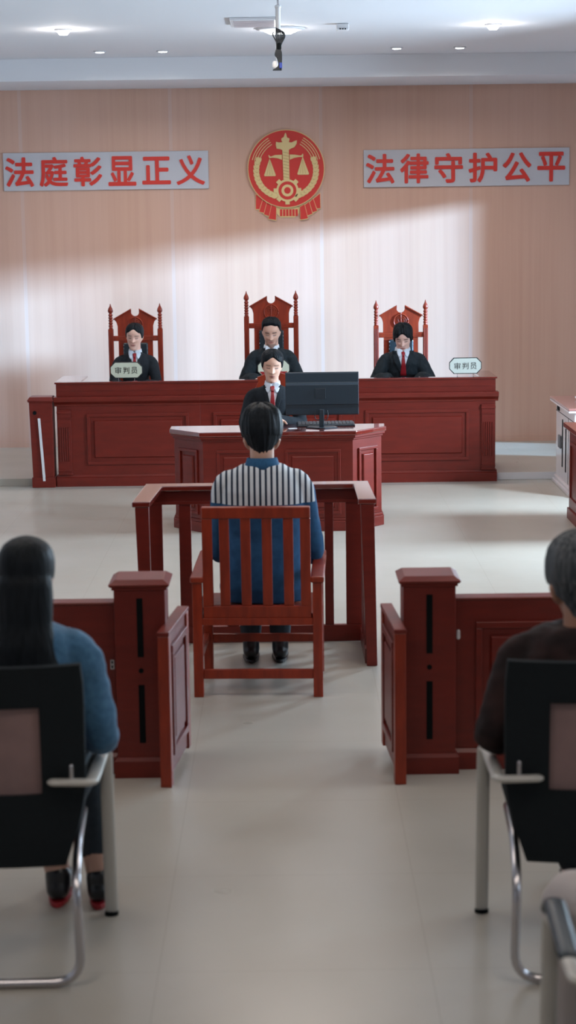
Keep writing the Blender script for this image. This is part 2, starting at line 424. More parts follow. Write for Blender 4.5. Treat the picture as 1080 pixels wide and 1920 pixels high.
# right wall with two clear windows next to the bench and four curtained ones
bm = bmesh.new()
WINS = [(15.78, 16.80, 0.20, 2.60), (15.30, 15.78, 0.95, 2.60), (12.1, 13.7, 0.9, 2.6), (9.2, 10.8, 0.9, 2.6), (6.4, 8.0, 0.9, 2.6), (2.6, 4.2, 0.9, 2.6)]
edges = sorted(WINS)
yy = Y0
for (a, b, z0, z1) in edges:
    box(bm, XR, XR + 0.15, yy, a, 0, ZC); box(bm, XR, XR + 0.15, a, b, 0, z0); box(bm, XR, XR + 0.15, a, b, z1, ZC); yy = b
box(bm, XR, XR + 0.15, yy, WY, 0, ZC)
struct(finish('wall_right', bm, 'white_paint'))
for i, (a, b, z0, z1) in enumerate(edges):
    bm = bmesh.new()
    t = 0.04
    for dd in ((a, a + t, z0, z1), (b - t, b, z0, z1), (a, b, z0, z0 + t), (a, b, z1 - t, z1)):
        box(bm, XR + 0.04, XR + 0.10, dd[0], dd[1], dd[2], dd[3])
    if i < 4: box(bm, XR + 0.06, XR + 0.09, a + t, b - t, z0 + t, z1 - t)     # closed pale blind
    struct(finish('window_%d' % (i + 1), bm, 'curtain'))
# glowing faces of the added fill panels, above the view
for x, y, e in CEIL_FILL_E:
    bm = bmesh.new(); box(bm, x - 0.58, x + 0.58, y - 0.58, y + 0.58, ZC - 0.03, ZC - 0.001)
    o = finish('ceiling_fill_panel', bm, 'fill_panel_glow'); tag(o, 'added square ceiling fill panel, ' + ('alone above the dock railing' if x == 0 else ('left' if x < 0 else 'right') + ' one of the pair above the ' + ('gates' if y > 5 else 'rearmost public seats')), 'ceiling lamp', 'added ceiling fill panels over the public seats')
# door in the left wall (out of frame)
bm = bmesh.new(); box(bm, XL, XL + 0.04, 5.0, 5.95, 0, 2.05); struct(finish('door_1', bm, 'door'))

# ------------------------------------------------------------------ ceiling fittings
def downlight(x, y, label):
    t = thing('recessed_downlight', label, 'ceiling light', (x, y, ZC), group='small round downlights by the bulkhead')
    bm = bmesh.new(); lathe(bm, [(0.034, -0.002), (0.052, -0.002), (0.052, -0.006), (0.034, -0.010)]); finish('rim', bm, 'white_paint', t, smooth=True)
    bm = bmesh.new(); lathe(bm, [(0.034, -0.012), (0.034, -0.004)]); finish('lens', bm, 'lamp_glow', t)
    s = lamp('downlight_beam', 'SPOT', (x, y, ZC - 0.03), 42, (1.0, 0.95, 0.88), spot_size=math.radians(150), spot_blend=0.8, shadow_soft_size=0.03)
    aim(s, (0, 0.12, -1)); return t
downlight(-1.478, 15.55, 'small round recessed downlight, leftmost of the four by the bulkhead')
downlight(-0.969, 15.57, 'small round recessed downlight, second from left of the four by the bulkhead')
downlight(0.932, 15.56, 'small round recessed downlight, third from left of the four by the bulkhead')
downlight(1.446, 15.58, 'small round recessed downlight, rightmost of the four by the bulkhead')
def crystal(x, y, label, r=0.05, wide=1.0):
    t = thing('ceiling_spotlight', label, 'ceiling light', (x, y, ZC), group='bright ceiling spotlights with a glow around them')
    bm = bmesh.new(); lathe(bm, [(r * 1.5 * wide, -0.001), (r * 1.5 * wide, -0.008), (r * 1.2 * wide, -0.016)], seg=24); finish('backplate', bm, 'white_paint', t, smooth=True)
    bm = bmesh.new()
    frustum(bm, -r * 0.6 * wide, r * 0.6 * wide, -r * 0.6, r * 0.6, -0.040, -r * wide, r * wide, -r, r, -0.017)
    finish('glass_lens', bm, 'lamp_glow', t, bevel=0.004)
    l = lamp('spotlight_glow', 'POINT', (x, y, ZC - 0.09), 3.5, (1.0, 0.93, 0.88), shadow_soft_size=0.04)
    return t
crystal(-1.56, 13.70, 'bright square glass ceiling spotlight at the left', 0.042)
crystal(1.513, 13.72, 'bright square glass ceiling spotlight at the right', 0.042)
crystal(-0.01, 13.83, 'bright oval ceiling spotlight behind the hanging cable pole', 0.06, 2.0)
t = thing('air_vent', 'flat pale rectangular ceiling air vent left of the cable pole', 'vent', (-0.19, 13.27, ZC))
bm = bmesh.new(); box(bm, -0.165, 0.165, -0.25, 0.25, -0.02, -0.001); finish('frame', bm, 'white_strip', t, bevel=0.004)
bm = bmesh.new()
for k in range(9): box(bm, -0.14, 0.14, -0.22 + k * 0.05, -0.20 + k * 0.05, -0.026, -0.0201)
finish('louvre', bm, 'cabinet', t)
t = thing('smoke_detector', 'small white boxy smoke detector on the ceiling right of the pole', 'smoke detector', (0.43, 13.55, ZC))
bm = bmesh.new(); box(bm, -0.045, 0.045, -0.045, 0.045, -0.05, -0.001); finish('housing', bm, 'white_strip', t, bevel=0.008)
bm = bmesh.new()
for k in (-1, 0, 1): box(bm, k * 0.018 - 0.005, k * 0.018 + 0.005, -0.049, -0.0455, -0.044, -0.036)
finish('sensor_slot', bm, 'slot', t)
t = thing('ceiling_pole', 'white ceiling mount pole hanging down in the middle of the ceiling', 'pole', (-0.022, 12.0, ZC))
bm = bmesh.new(); lathe(bm, [(0.006, -0.045), (0.006, -0.001)]); finish('rod', bm, 'chrome', t, smooth=True)
bm = bmesh.new(); lathe(bm, [(0.0165, -0.19), (0.0165, -0.05), (0.02, -0.048), (0.02, -0.035), (0.012, -0.03)]); finish('tube', bm, 'white_strip', t, smooth=True)
bm = bmesh.new(); tube(bm, [(-0.012, 0, -0.19), (-0.014, 0, -0.41)], 0.004); lathe(bm, [(0.008, -0.42), (0.016, -0.415), (0.020, -0.405), (0.020, -0.385), (0.012, -0.372)], cx=-0.020, seg=16); finish('mount', bm, 'white_strip', t, smooth=True)
t = thing('cable_bundle', 'bundle of black looped cables tied to the white ceiling pole', 'cables', (-0.022, 11.972, ZC))
bm = bmesh.new()
for k in range(7):
    a = -0.030 + k * 0.009
    p = smooth_path([(0.0 + a * 0.2, 0, -0.20), (a * 0.8 + 0.012, -0.008 - 0.003 * k, -0.175 - 0.004 * k), (a + 0.016, -0.012, -0.23), (0.002 + a * 0.4, -0.01, -0.29), (0.004 + a * 0.6, -0.01, -0.33), (0.01 + a * 0.3, -0.006, -0.40), (-0.006 + a * 0.9, -0.004, -0.43)], 6)
    tube(bm, p, 0.0042, seg=8)
tube(bm, smooth_path([(-0.03, -0.01, -0.20), (-0.034, -0.012, -0.215), (-0.012, -0.012, -0.26), (0, -0.01, -0.29)], 5), 0.004, seg=8)
tube(bm, smooth_path([(-0.014, -0.01, -0.31), (-0.02, -0.012, -0.34), (0.0, -0.012, -0.355), (0.012, -0.012, -0.33)], 5), 0.004, seg=8)
finish('cable', bm, 'cable', t, smooth=True)
bm = bmesh.new(); lathe(bm, [(0.013, -0.305), (0.015, -0.30), (0.015, -0.272), (0.013, -0.266)], cx=0.004, cy=-0.008, seg=14); finish('binding_strap', bm, 'slot', t, smooth=True)
bm = bmesh.new(); box(bm, 0.004, 0.022, -0.02, -0.008, -0.42, -0.385); finish('blue_plug', bm, 'blue_plug', t, bevel=0.003)

# ------------------------------------------------------------------ banners
def banner(text, x0, x1, z0, z1, label, tilt):
    cx, cz = (x0 + x1) / 2, (z0 + z1) / 2
    t = thing('slogan_banner', label, 'banner', (cx, WY - 0.001, cz)); t.rotation_euler = (0, tilt, 0)
    bm = bmesh.new(); box(bm, -(x1 - x0) / 2, (x1 - x0) / 2, -0.018, 0, -(z1 - z0) / 2, (z1 - z0) / 2); finish('board', bm, 'banner', t, bevel=0.002)
    pitch = 0.3125
    for k, ch in enumerate(text):
        me = text_mesh(ch, 0.262 if ch not in '显平' else 0.255, 0.268 if ch != '正' else 0.25, 0.006, bold=0.024)
        o = link_mesh('character', me, 'letter_red', t)
        for p in me.polygons: p.use_smooth = False
        o.location = ((k - 2.5) * pitch - 0.008, -0.0225, -0.003)
banner('法庭彰显正义', -2.558, -0.686, 2.424, 2.765, 'white banner with six red characters, left of the round emblem', 0.0)
banner('法律守护公平', 0.733, 2.611, 2.415, 2.751, 'white banner with six red characters, right of the round emblem', 0.0)

# ------------------------------------------------------------------ court emblem
EM = thing('court_emblem', 'round red and gold court emblem with scales, gear and wheat ears', 'emblem', (0.024, WY - 0.001, 2.592))
q = 0.000918
def ez(X, Y): return ((X - 520) * q, (495 - Y) * q)
bm = bmesh.new()
def disc(bm, r, y0, y1, c=(0, 0), seg=72): prism(bm, [(c[0] + r * math.cos(2 * PI * k / seg), c[1] + r * math.sin(2 * PI * k / seg)) for k in range(seg)], y0, y1)
# ribbon drapes with gold edges
def drape(bm, pts, y0, y1, grow=0.0):
    cx = sum(p[0] for p in pts) / len(pts); cz = sum(p[1] for p in pts) / len(pts)
    out = []
    for x, z in pts:
        d = Vector((x - cx, z - cz)); d = d * (1 + grow / max(d.length, 1e-6)); out.append((cx + d.x, cz + d.y))
    prism(bm, out, y0, y1)
drL = [[(215, 740), (290, 800), (278, 890), (212, 888)], [(285, 790), (335, 840), (318, 935), (245, 912)], [(325, 820), (380, 860), (362, 965), (292, 940)], [(372, 845), (418, 870), (412, 998), (338, 985)]]
draps = [[ez(*p) for p in d] for d in drL]
draps += [[(-x + 30 * q, z) for x, z in d] for d in draps]
bmg = bmesh.new(); bmr = bmesh.new()
for i, d in enumerate(draps):
    k = i % 4
    drape(bmg, d, -0.010 - 0.003 * k, 0, 0.007); drape(bmr, d, -0.0125 - 0.003 * k, -0.0005, -0.0015)
drape(bmg, [ez(415, 870), ez(650, 870), ez(640, 930), ez(600, 972), ez(460, 972), ez(420, 930)], -0.008, 0, 0.002)
for k in range(6): box(bmr, ez(452 + k * 31, 0)[0], ez(476 + k * 31, 0)[0], -0.0105, -0.002, ez(0, 960)[1], ez(0, 893)[1])
rb = finish('ribbon', bmr, 'emblem_red', EM); finish('ribbon_edging', bmg, 'emblem_gold', rb)
bm = bmesh.new(); disc(bm, 0.352, -0.030, 0); finish('rim', bm, 'emblem_gold', EM, bevel=0.002)
bm = bmesh.new(); disc(bm, 0.3445, -0.033, -0.001); finish('disc', bm, 'emblem_red', EM)
YF = -0.033
def gold(name, polys, d=0.008, mat='emblem_gold', y=YF):
    bm = bmesh.new()
    for p in polys: prism(bm, p, y - d, y - 0.0002)
    return finish(name, bm, mat, EM, bevel=0.0015, seg=1)
col = [ez(*p) for p in ((515, 143), (500, 185), (476, 200), (478, 222), (486, 235), (452, 238), (422, 230), (420, 262), (428, 298), (460, 302), (484, 312), (492, 600), (553, 600), (549, 312), (570, 300), (606, 285), (628, 250), (630, 218), (600, 228), (575, 240), (548, 235), (556, 222), (558, 200), (533, 190), (523, 150))]
c_ = gold('column', [col], 0.012)
for k in range(9):
    bm = bmesh.new(); z = ez(0, 330 + k * 30)[1]; prism(bm, [(-0.026, z), (0.026, z - 0.012), (0.026, z - 0.0155), (-0.026, z - 0.0035)], YF - 0.0135, YF - 0.0118); finish('carved_groove', bm, 'emblem_gold_dark', c_)
beamL = [ez(*p) for p in ((345, 362), (352, 358), (358, 370), (372, 374), (410, 360), (480, 358), (480, 408), (440, 392), (390, 386), (352, 388))]
beamR = [ez(*p) for p in ((692, 352), (682, 350), (676, 364), (660, 368), (610, 358), (556, 356), (556, 408), (600, 390), (650, 382), (690, 382))]
gold('balance_beam', [beamL], 0.009); gold('balance_beam', [beamR], 0.009)
for P_ in (((357, 390), (300, 555), (305, 566), (412, 566), (417, 555)), ((685, 376), (630, 545), (636, 556), (742, 556), (747, 545))):
    pan = gold('scale_pan', [[ez(*p) for p in P_]], 0.009)
    bm = bmesh.new(); x0 = ez(P_[0][0], 0)[0]; zt = ez(0, P_[0][1])[1]; zb = ez(0, P_[1][1])[1]
    for s in (-1, 0, 1): prism(bm, [(x0 - 0.0008 + s * 0.002, zt - 0.03), (x0 + 0.0008 + s * 0.002, zt - 0.03), (x0 + 0.001 + s * 0.026, zb), (x0 - 0.001 + s * 0.026, zb)], YF - 0.0100, YF - 0.0088)
    finish('cord', bm, 'emblem_gold_dark', pan)
gc = ez(530, 708)
teeth = []
for k in range(8):
    a0 = PI / 2 + k * PI / 4
    for da, rr in ((-0.20, 0.102), (-0.16, 0.128), (0.16, 0.128), (0.20, 0.102), (0.39, 0.102)):
        teeth.append((gc[0] + rr * math.cos(a0 + da), gc[1] + rr * math.sin(a0 + da)))
gr = gold('gear', [teeth], 0.010)
bm = bmesh.new(); disc(bm, 0.082, YF - 0.0115, YF - 0.009, gc, 40); finish('gear_field', bm, 'emblem_red', gr)
bm = bmesh.new(); disc(bm, 0.054, YF - 0.0135, YF - 0.0117, gc, 40); finish('hub_ring', bm, 'emblem_gold', gr)
bm = bmesh.new(); disc(bm, 0.030, YF - 0.015, YF - 0.0137, gc, 30); finish('hub', bm, 'emblem_red', gr)
bm = bmesh.new()
for s in (1, -1):
    for r in (0.318, 0.298, 0.276, 0.254):
        a0, a1 = math.radians(120), math.radians(165)
        pin, pout = [], []
        for k in range(17):
            a = a0 + (a1 - a0) * k / 16
            pin.append((s * (r - 0.0032) * math.cos(a), (r - 0.0032) * math.sin(a))); pout.append((s * (r + 0.0032) * math.cos(a), (r + 0.0032) * math.sin(a)))
        prism(bm, pin + pout[::-1], YF - 0.004, YF - 0.0002)
finish('sun_ray_arc', bm, 'emblem_gold', EM)
def leaf(bm, c, a, ln, w, y):
    pts = []
    for k in range(9):
        t = k / 8; pts.append((t * ln, w * math.sin(PI * min(1, t * 0.9 + 0.1)) * 0.5))
    pts += [(t_[0], -t_[1]) for t_ in pts[::-1][1:]]
    ca, sa = math.cos(a), math.sin(a)
    prism(bm, [(c[0] + x * ca - z * sa, c[1] + x * sa + z * ca) for x, z in pts], y, YF - 0.0002)
for s in (1, -1):
    bm = bmesh.new(); bd = bmesh.new()
    for k in range(12):
        t = k / 11
        a = math.radians(252 - t * 84); r = 0.262 + 0.012 * math.sin(t * PI)
        c = (s * r * math.cos(a), r * math.sin(a)) 
        tang = a - PI / 2
        for off in (0.42, -0.42, 0.0):
            d = tang + off
            dd = d if s > 0 else PI - d
            leaf(bm, c, dd, 0.062 - 0.01 * abs(t - .5), 0.030, YF - 0.008 - 0.0006 * (k % 2) - (0.002 if off == 0 else 0))
    w_ = finish('wheat_ear', bm, 'emblem_gold', EM)
    for k in range(1, 11):
        t = (k + 0.6) / 11; a = math.radians(252 - t * 84); r = 0.268
        prism(bd, [(s * (r + o_) * math.cos(a + b_), (r + o_) * math.sin(a + b_)) for o_, b_ in ((-0.026, -0.05), (0.0, 0.02), (0.026, -0.06), (0.0, 0.006))], YF - 0.0115, YF - 0.0105)
    finish('grain_line', bd, 'emblem_gold_dark', w_)

# ------------------------------------------------------------------ judges' bench: three units side by side
def bench_unit(label, x0, x1, left_end=False, right_end=False, panels=()):
    t = thing('court_bench', label, 'bench', ((x0 + x1) / 2, 15.15, 0)); cx = (x0 + x1) / 2
    X0, X1 = x0 - cx, x1 - cx
    eL = 0.0 if not left_end else 1.0; eR = 0.0 if not right_end else 1.0
    bm = bmesh.new()
    box(bm, X0, X1, 0.030, 0.082, 0.0, 0.735)                    # front board down to the floor
    box(bm, X0, X1, 0.090, 0.118, 0.061, 0.735)
    if left_end: box(bm, X0, X0 + 0.03, 0.090, 0.62, 0.061, 0.735)
    if right_end: box(bm, X1 - 0.03, X1, 0.090, 0.62, 0.061, 0.735)
    finish('body', bm, 'wood_h', t, bevel=0.003)
    bm = bmesh.new(); prism(bm, [(0.004, 0.0), (0.080, 0.0), (0.080, 0.095), (0.022, 0.095), (0.018, 0.078), (0.004, 0.072)], X0 - 0.012 * eL, X1 + 0.012 * eR, 'x')
    finish('plinth', bm, 'wood_h', t)
    bm = bmesh.new(); prism(bm, [(-0.018, 0.700), (-0.022, 0.722), (-0.022, 0.738), (0.03, 0.738), (0.085, 0.738), (0.085, 0.660), (0.022, 0.660), (0.018, 0.675), (0.004, 0.685)], X0 - 0.018 * eL, X1 + 0.022 * eR, 'x')
    finish('cornice', bm, 'wood_h', t, bevel=0.002)
    bm = bmesh.new(); box(bm, X0, X1, 0.028, 0.060, 0.738, 0.842)
    box(bm, X0, X1, 0.024, 0.029, 0.782, 0.786)
    finish('upper_board', bm, 'wood_h', t, bevel=0.002)
    bm = bmesh.new(); box(bm, X0 - 0.010 * eL, X1 + 0.012 * eR, 0.012, 0.085, 0.842, 0.857)
    if left_end: box(bm, X0 - 0.010, X0 + 0.20, 0.0851, 0.62, 0.842, 0.857)
    if right_end: box(bm, X1 - 0.13, X1 + 0.012, 0.0851, 0.62, 0.842, 0.857)
    finish('top_ledge', bm, 'wood_top', t, bevel=0.003)
    bm = bmesh.new(); box(bm, X0 + 0.032 * eL, X1 - 0.032 * eR, 0.120, 0.62, 0.700, 0.725); finish('desk_top', bm, 'wood_h', t, bevel=0.003)
    for e, xx in ((left_end, X0), (right_end, X1 - 0.03)):
        if e:
            bm = bmesh.new(); box(bm, xx, xx + 0.03, 0.121, 0.62, 0.7385, 0.8415); finish('end_board', bm, 'wood_h', t)
    for (a, b) in panels:
        bm = bmesh.new(); raised_panel(bm, a - cx, b - cx, 0.176, 0.596, 0.030, -1, w=0.026, d=0.014)
        finish('front_panel', bm, 'wood_h', t, bevel=0.003)
    for e, xx in ((left_end, X0 + 0.005), (right_end, X1 - 0.115)):
        if e:
            bm = bmesh.new()
            box(bm, xx, xx + 0.11, 0.012, 0.0299, 0.096, 0.635)
            box(bm, xx - 0.004, xx + 0.114, 0.004, 0.0299, 0.60, 0.622); box(bm, xx - 0.002, xx + 0.112, 0.006, 0.0299, 0.555, 0.565)
            box(bm, xx - 0.004, xx + 0.114, 0.004, 0.0299, 0.125, 0.135); box(bm, xx - 0.004, xx + 0.114, 0.004, 0.0299, 0.096, 0.108)
            for k in range(5): box(bm, xx + 0.014 + k * 0.018, xx + 0.024 + k * 0.018, 0.004, 0.0119, 0.21, 0.49)
            finish('fluted_pilaster', bm, 'wood', t, bevel=0.0015, seg=1)
    return t
bench_unit('left third of the long dark red judges bench, beside the floor post', -1.878, -0.7045, left_end=True, panels=((-1.634, -0.80),))
bench_unit('middle third of the long dark red judges bench, behind the clerk', -0.7045, 0.5545, panels=((-0.60, 0.45),))
bench_unit('right third of the long dark red judges bench, with fluted end pilaster', 0.5545, 1.705, right_end=True, panels=((0.640, 1.490),))

# short slotted post left of the bench
def cap_on(bm, w, d, z):
    """stepped cap for a square post, w x d, from height z"""
    a, b = w / 2, d / 2
    box(bm, -a - 0.008, a + 0.008, -b - 0.008, b + 0.008, z, z + 0.012)
    frustum(bm, -a - 0.014, a + 0.014, -b - 0.014, b + 0.014, z + 0.012, -a - 0.020, a + 0.020, -b - 0.020, b + 0.020, z + 0.022)
    frustum(bm, -a - 0.020, a + 0.020, -b - 0.020, b + 0.020, z + 0.022, -a + 0.006, a - 0.006, -b + 0.006, b - 0.006, z + 0.040)
t = thing('slotted_post', 'dark red wooden post with a long white strip at the left bench end', 'post', (-1.996, 15.12, 0), 0)
bm = bmesh.new()
frustum(bm, -0.092, 0.098, -0.004, 0.19, 0.0, -0.092, 0.098, -0.004, 0.19, 0.085)
frustum(bm, -0.084, 0.088, 0.004, 0.18, 0.085, -0.100, 0.088, 0.004, 0.18, 0.700); finish('shaft', bm, 'wood', t, bevel=0.003)
bm = bmesh.new(); box(bm, -0.108, 0.095, -0.004, 0.19, 0.700, 0.712); frustum(bm, -0.114, 0.10, -0.010, 0.196, 0.712, -0.095, 0.085, 0.012, 0.17, 0.742); finish('cap', bm, 'wood', t, bevel=0.002)
bm = bmesh.new(); prism(bm, [(-0.030, 0.570), (-0.010, 0.570), (0.018, 0.055), (-0.002, 0.055)], -0.008, 0.0039); finish('strip', bm, 'white_strip', t)
bm = bmesh.new(); disc(bm, 0.016, -0.001, 0.0045, (-0.054, 0.615), 16); finish('peephole', bm, 'slot', t)

# ------------------------------------------------------------------ carved judge chairs
def finial(bm, x, y, z):
    p = [(0.016, z), (0.019, z + 0.01)]
    zz = z + 0.01
    for k in range(5):
        p += [(0.014, zz + 0.004), (0.0195, zz + 0.012), (0.0195, zz + 0.018), (0.014, zz + 0.026)]; zz += 0.0235
    p += [(0.012, zz + 0.006), (0.022, zz + 0.020), (0.0235, zz + 0.032), (0.018, zz + 0.050), (0.008, zz + 0.068), (0.003, zz + 0.088), (0.0005, zz + 0.092)]
    lathe(bm, p, x, y, 14)
def judge_chair(label, lift=0.0):
    """faces -y; origin on the platform below the back posts"""
    t = thing('carved_chair', label, 'chair', group='carved high-back judge chairs')
    zs = 0.0 + lift
    for s in (-1, 1):
        bm = bmesh.new(); x = s * 0.215
        box(bm, x - 0.022, x + 0.022, -0.022, 0.022, 0.0, 1.155 + zs)
        for k in (-1, 0, 1): box(bm, x + k * 0.012 - 0.003, x + k * 0.012 + 0.003, -0.0255, -0.0221, 0.72 + zs, 1.13 + zs)
        po = finish('post', bm, 'chairwood', t, bevel=0.002, seg=1)
        bm = bmesh.new(); finial(bm, x, 0, 1.1551 + zs); finish('finial', bm, 'chairwood', po, smooth=True)
    # crest with broken pediment
    bm = bmesh.new()
    L_ = [(-0.155, 1.095), (-0.155, 1.18), (-0.165, 1.215), (-0.185, 1.238), (-0.035, 1.322)]
    notch = [(0.035 * math.cos(a), 1.300 + 0.035 * math.sin(a)) for a in [PI * 0.90 + PI * 1.2 * k / 10 for k in range(11)]]
    pts = L_ + notch + [(-x, z) for x, z in L_[::-1]]
    pts = [(x, z + zs) for x, z in pts]
    prism(bm, pts, -0.012, 0.012)
    crest = finish('crest', bm, 'chairwood', t, bevel=0.002, seg=1)
    bm = bmesh.new()
    for s in (-1, 1):
        prism(bm, [(s * 0.192, 1.232 + zs), (s * 0.192, 1.243 + zs), (s * 0.034, 1.332 + zs), (s * 0.034, 1.318 + zs)], -0.022, -0.0121)
    finish('crest_moulding', bm, 'chairwood', crest, bevel=0.002, seg=1)
    # carved roundel with scales
    bm = bmesh.new()
    ring = [(0.062 * math.cos(2 * PI * k / 32), -0.016, 1.190 + zs + 0.062 * math.sin(2 * PI * k / 32)) for k in range(33)]
    tube(bm, ring, 0.0055, seg=8, cap=False)
    ring = [(0.046 * math.cos(2 * PI * k / 32), -0.015, 1.190 + zs + 0.046 * math.sin(2 * PI * k / 32)) for k in range(20, 45)]
    tube(bm, ring, 0.004, seg=6)
    tube(bm, [(0, -0.016, 1.145 + zs), (0, -0.016, 1.262 + zs)], 0.005, seg=8)
    tube(bm, [(-0.030, -0.016, 1.214 + zs), (0, -0.018, 1.219 + zs), (0.030, -0.016, 1.214 + zs)], 0.0035, seg=6)
    for s in (-1, 1):
        for dx in (-0.010, 0.010): tube(bm, [(s * 0.026, -0.014, 1.212 + zs), (s * 0.026 + dx, -0.014, 1.178 + zs)], 0.0025, seg=6)
        tube(bm, [(s * 0.026 - 0.012, -0.014, 1.177 + zs), (s * 0.026 + 0.012, -0.014, 1.177 + zs)], 0.003, seg=6)
    finish('carved_roundel', bm, 'chairwood', crest, smooth=True)
    bm = bmesh.new(); box(bm, -0.193, 0.193, -0.018, 0.018, 1.050 + zs, 1.0945 + zs)
    for k in range(3): box(bm, -0.193, 0.193, -0.021, -0.0181, 1.058 + zs + k * 0.011, 1.063 + zs + k * 0.011)
    finish('back_rail', bm, 'chairwood', t, bevel=0.0015, seg=1)
    bm = bmesh.new(); box(bm, -0.150, 0.150, -0.010, 0.010, 0.50 + zs, 1.0495 + zs); finish('back_board', bm, 'chairwood', t)
    bm = bmesh.new()
    box(bm, -0.108, 0.108, -0.040, -0.0101, 0.52 + zs, 1.035 + zs)
    cu = finish('back_cushion', bm, 'leather', t, bevel=0.014, seg=4)
    bm = bmesh.new()
    for s in (-1, 1):
        for k in range(16): lathe(bm, [(0.0035, 0), (0.004, 0.003), (0.002, 0.006)], s * 0.103, -0.041, 8) if False else bmesh.ops.create_icosphere(bm, subdivisions=1, radius=0.0045, matrix=Matrix.Translation((s * 0.103, -0.036, 0.55 + zs + k * 0.031)))
    finish('stud_row', bm, 'chrome', cu, smooth=True)
    bm = bmesh.new(); box(bm, -0.195, 0.195, -0.42, 0.0, 0.37, 0.41); box(bm, -0.193, 0.193, -0.018, 0.018, 0.415, 0.5 + zs); finish('seat_frame', bm, 'chairwood', t, bevel=0.004)
    bm = bmesh.new(); box(bm, -0.185, 0.185, -0.415, -0.045, 0.411, 0.452); finish('seat', bm, 'leather', t, bevel=0.015, seg=4)
    for s in (-1, 1):
        bm = bmesh.new(); x = s * 0.215; box(bm, x - 0.02, x + 0.02, -0.44, -0.40, 0, 0.60); finish('leg', bm, 'chairwood', t, bevel=0.003)
        bm = bmesh.new(); box(bm, x - 0.025, x + 0.025, -0.46, -0.023, 0.601, 0.63); finish('armrest', bm, 'chairwood', t, bevel=0.008)
    return t
jc = judge_chair('carved red high-back chair behind the left judge with pulled-back hair'); jc.location = (-1.308, 16.32, PZ); jc.rotation_euler = (0, 0, math.radians(-1))
dup(jc, (1.004, 16.32, PZ), 0, 'carved red high-back chair behind the right judge, lit brightest', 'carved high-back judge chairs')
jm = judge_chair('tallest carved red high-back chair, in the middle of the bench', lift=0.095); jm.location = (-0.124, 16.32, PZ)

# ------------------------------------------------------------------ name plates
def name_plate(x, y, z, w, h, label, mat, text, legs, red=False, rz=0.0):
    t = thing('name_plate', label, 'name plate', (x, y, z - legs), rz, group='octagonal name plates on the bench')
    c = 0.30 * h
    def octo(g): return [(-w / 2 - g + c, h / 2 + g), (w / 2 + g - c, h / 2 + g), (w / 2 + g, h / 2 - c + g * 0.4), (w / 2 + g, -h / 2 + c - g * 0.4), (w / 2 + g - c, -h / 2 - g), (-w / 2 - g + c, -h / 2 - g), (-w / 2 - g, -h / 2 + c - g * 0.4), (-w / 2 - g, h / 2 - c + g * 0.4)]
    zc = legs + h / 2
    bm = bmesh.new(); prism(bm, [(a, b + zc) for a, b in octo(0.006)], -0.006, 0.006); finish('frame', bm, 'ink', t, bevel=0.001)
    bm = bmesh.new(); prism(bm, [(a, b + zc) for a, b in octo(0)], -0.009, -0.0061); fc = finish('face', bm, mat, t)
    if text:
        for k, ch in enumerate(text):
            me = text_mesh(ch, 0.050, 0.054, 0.002); o = link_mesh('character', me, 'ink', t)
            for p in me.polygons: p.use_smooth = False
            o.location = ((k - 1) * 0.066, -0.0102, zc - 0.002)
    if red:
        bm = bmesh.new(); prism(bm, [(-w / 2 + 0.012, zc - h * 0.22), (w / 2 - 0.012, zc - h * 0.22), (w / 2 - c, zc - h / 2 + 0.004), (-w / 2 + c, zc - h / 2 + 0.004)], -0.011, -0.0091); finish('red_band', bm, 'red_panel', t)
    if legs > 0.01:
        for s in (-1, 1):
            bm = bmesh.new(); tube(bm, [(s * w * 0.26, 0.0, 0.0022), (s * w * 0.26, 0, legs - 0.006)], 0.0022, seg=8, cap=False); box(bm, s * w * 0.26 - 0.003, s * w * 0.26 + 0.003, -0.02, 0.02, 0, 0.003); finish('leg', bm, 'chrome', t)
    return t
name_plate(-1.302, 15.21, 0.887, 0.252, 0.120, 'octagonal cream name plate in front of the left judge', 'plate', '审判员', 0.029)
name_plate(1.461, 15.21, 0.887, 0.252, 0.120, 'octagonal pale name plate standing alone at the right bench end', 'plate_b', '审判员', 0.029)
name_plate(-0.102, 15.21, 0.887, 0.252, 0.120, 'octagonal name plate with red lower band behind the clerk', 'plate', '', 0.029, red=True)

# ------------------------------------------------------------------ clerk's desk (half hexagon front)
t = thing('clerk_desk', 'dark red half-hexagonal clerk desk with monitor, before the judges bench', 'desk', (-0.06, 12.85, 0))
def hexa(g): return [(-0.525 - g * 0.7, 0.0 - g), (0.515 + g * 0.7, 0.0 - g), (0.725 + g, 0.235 - g * 0.3), (0.725 + g, 0.40), (-0.735 - g, 0.40), (-0.735 - g, 0.235 - g * 0.3)]
def shell(g): o_ = hexa(g); i_ = hexa(-0.03); return [o_[4], o_[5], o_[0], o_[1], o_[2], o_[3], (i_[3][0], 0.40), i_[2], i_[1], i_[0], i_[5], (i_[4][0], 0.40)]
bm = bmesh.new(); prism(bm, shell(0.0), 0.09, 0.64, 'z'); finish('body', bm, 'wood', t, bevel=0.003)
bm = bmesh.new(); prism(bm, shell(0.016), 0.0, 0.070, 'z'); prism(bm, shell(0.008), 0.070, 0.0899, 'z'); finish('plinth', bm, 'wood', t, bevel=0.003)
bm = bmesh.new(); prism(bm, hexa(0.010), 0.638, 0.655, 'z'); prism(bm, hexa(0.024), 0.655, 0.672, 'z'); finish('moulding', bm, 'wood', t, bevel=0.003)
bm = bmesh.new(); prism(bm, hexa(0.034), 0.672, 0.704, 'z'); finish('desk_top', bm, 'wood_top', t, bevel=0.006, seg=3)
for a, b in ((-0.43, -0.045), (0.045, 0.43)):
    bm = bmesh.new(); raised_panel(bm, a, b, 0.12, 0.575, 0.0, -1, w=0.020, d=0.012); finish('front_panel', bm, 'wood', t, bevel=0.003)
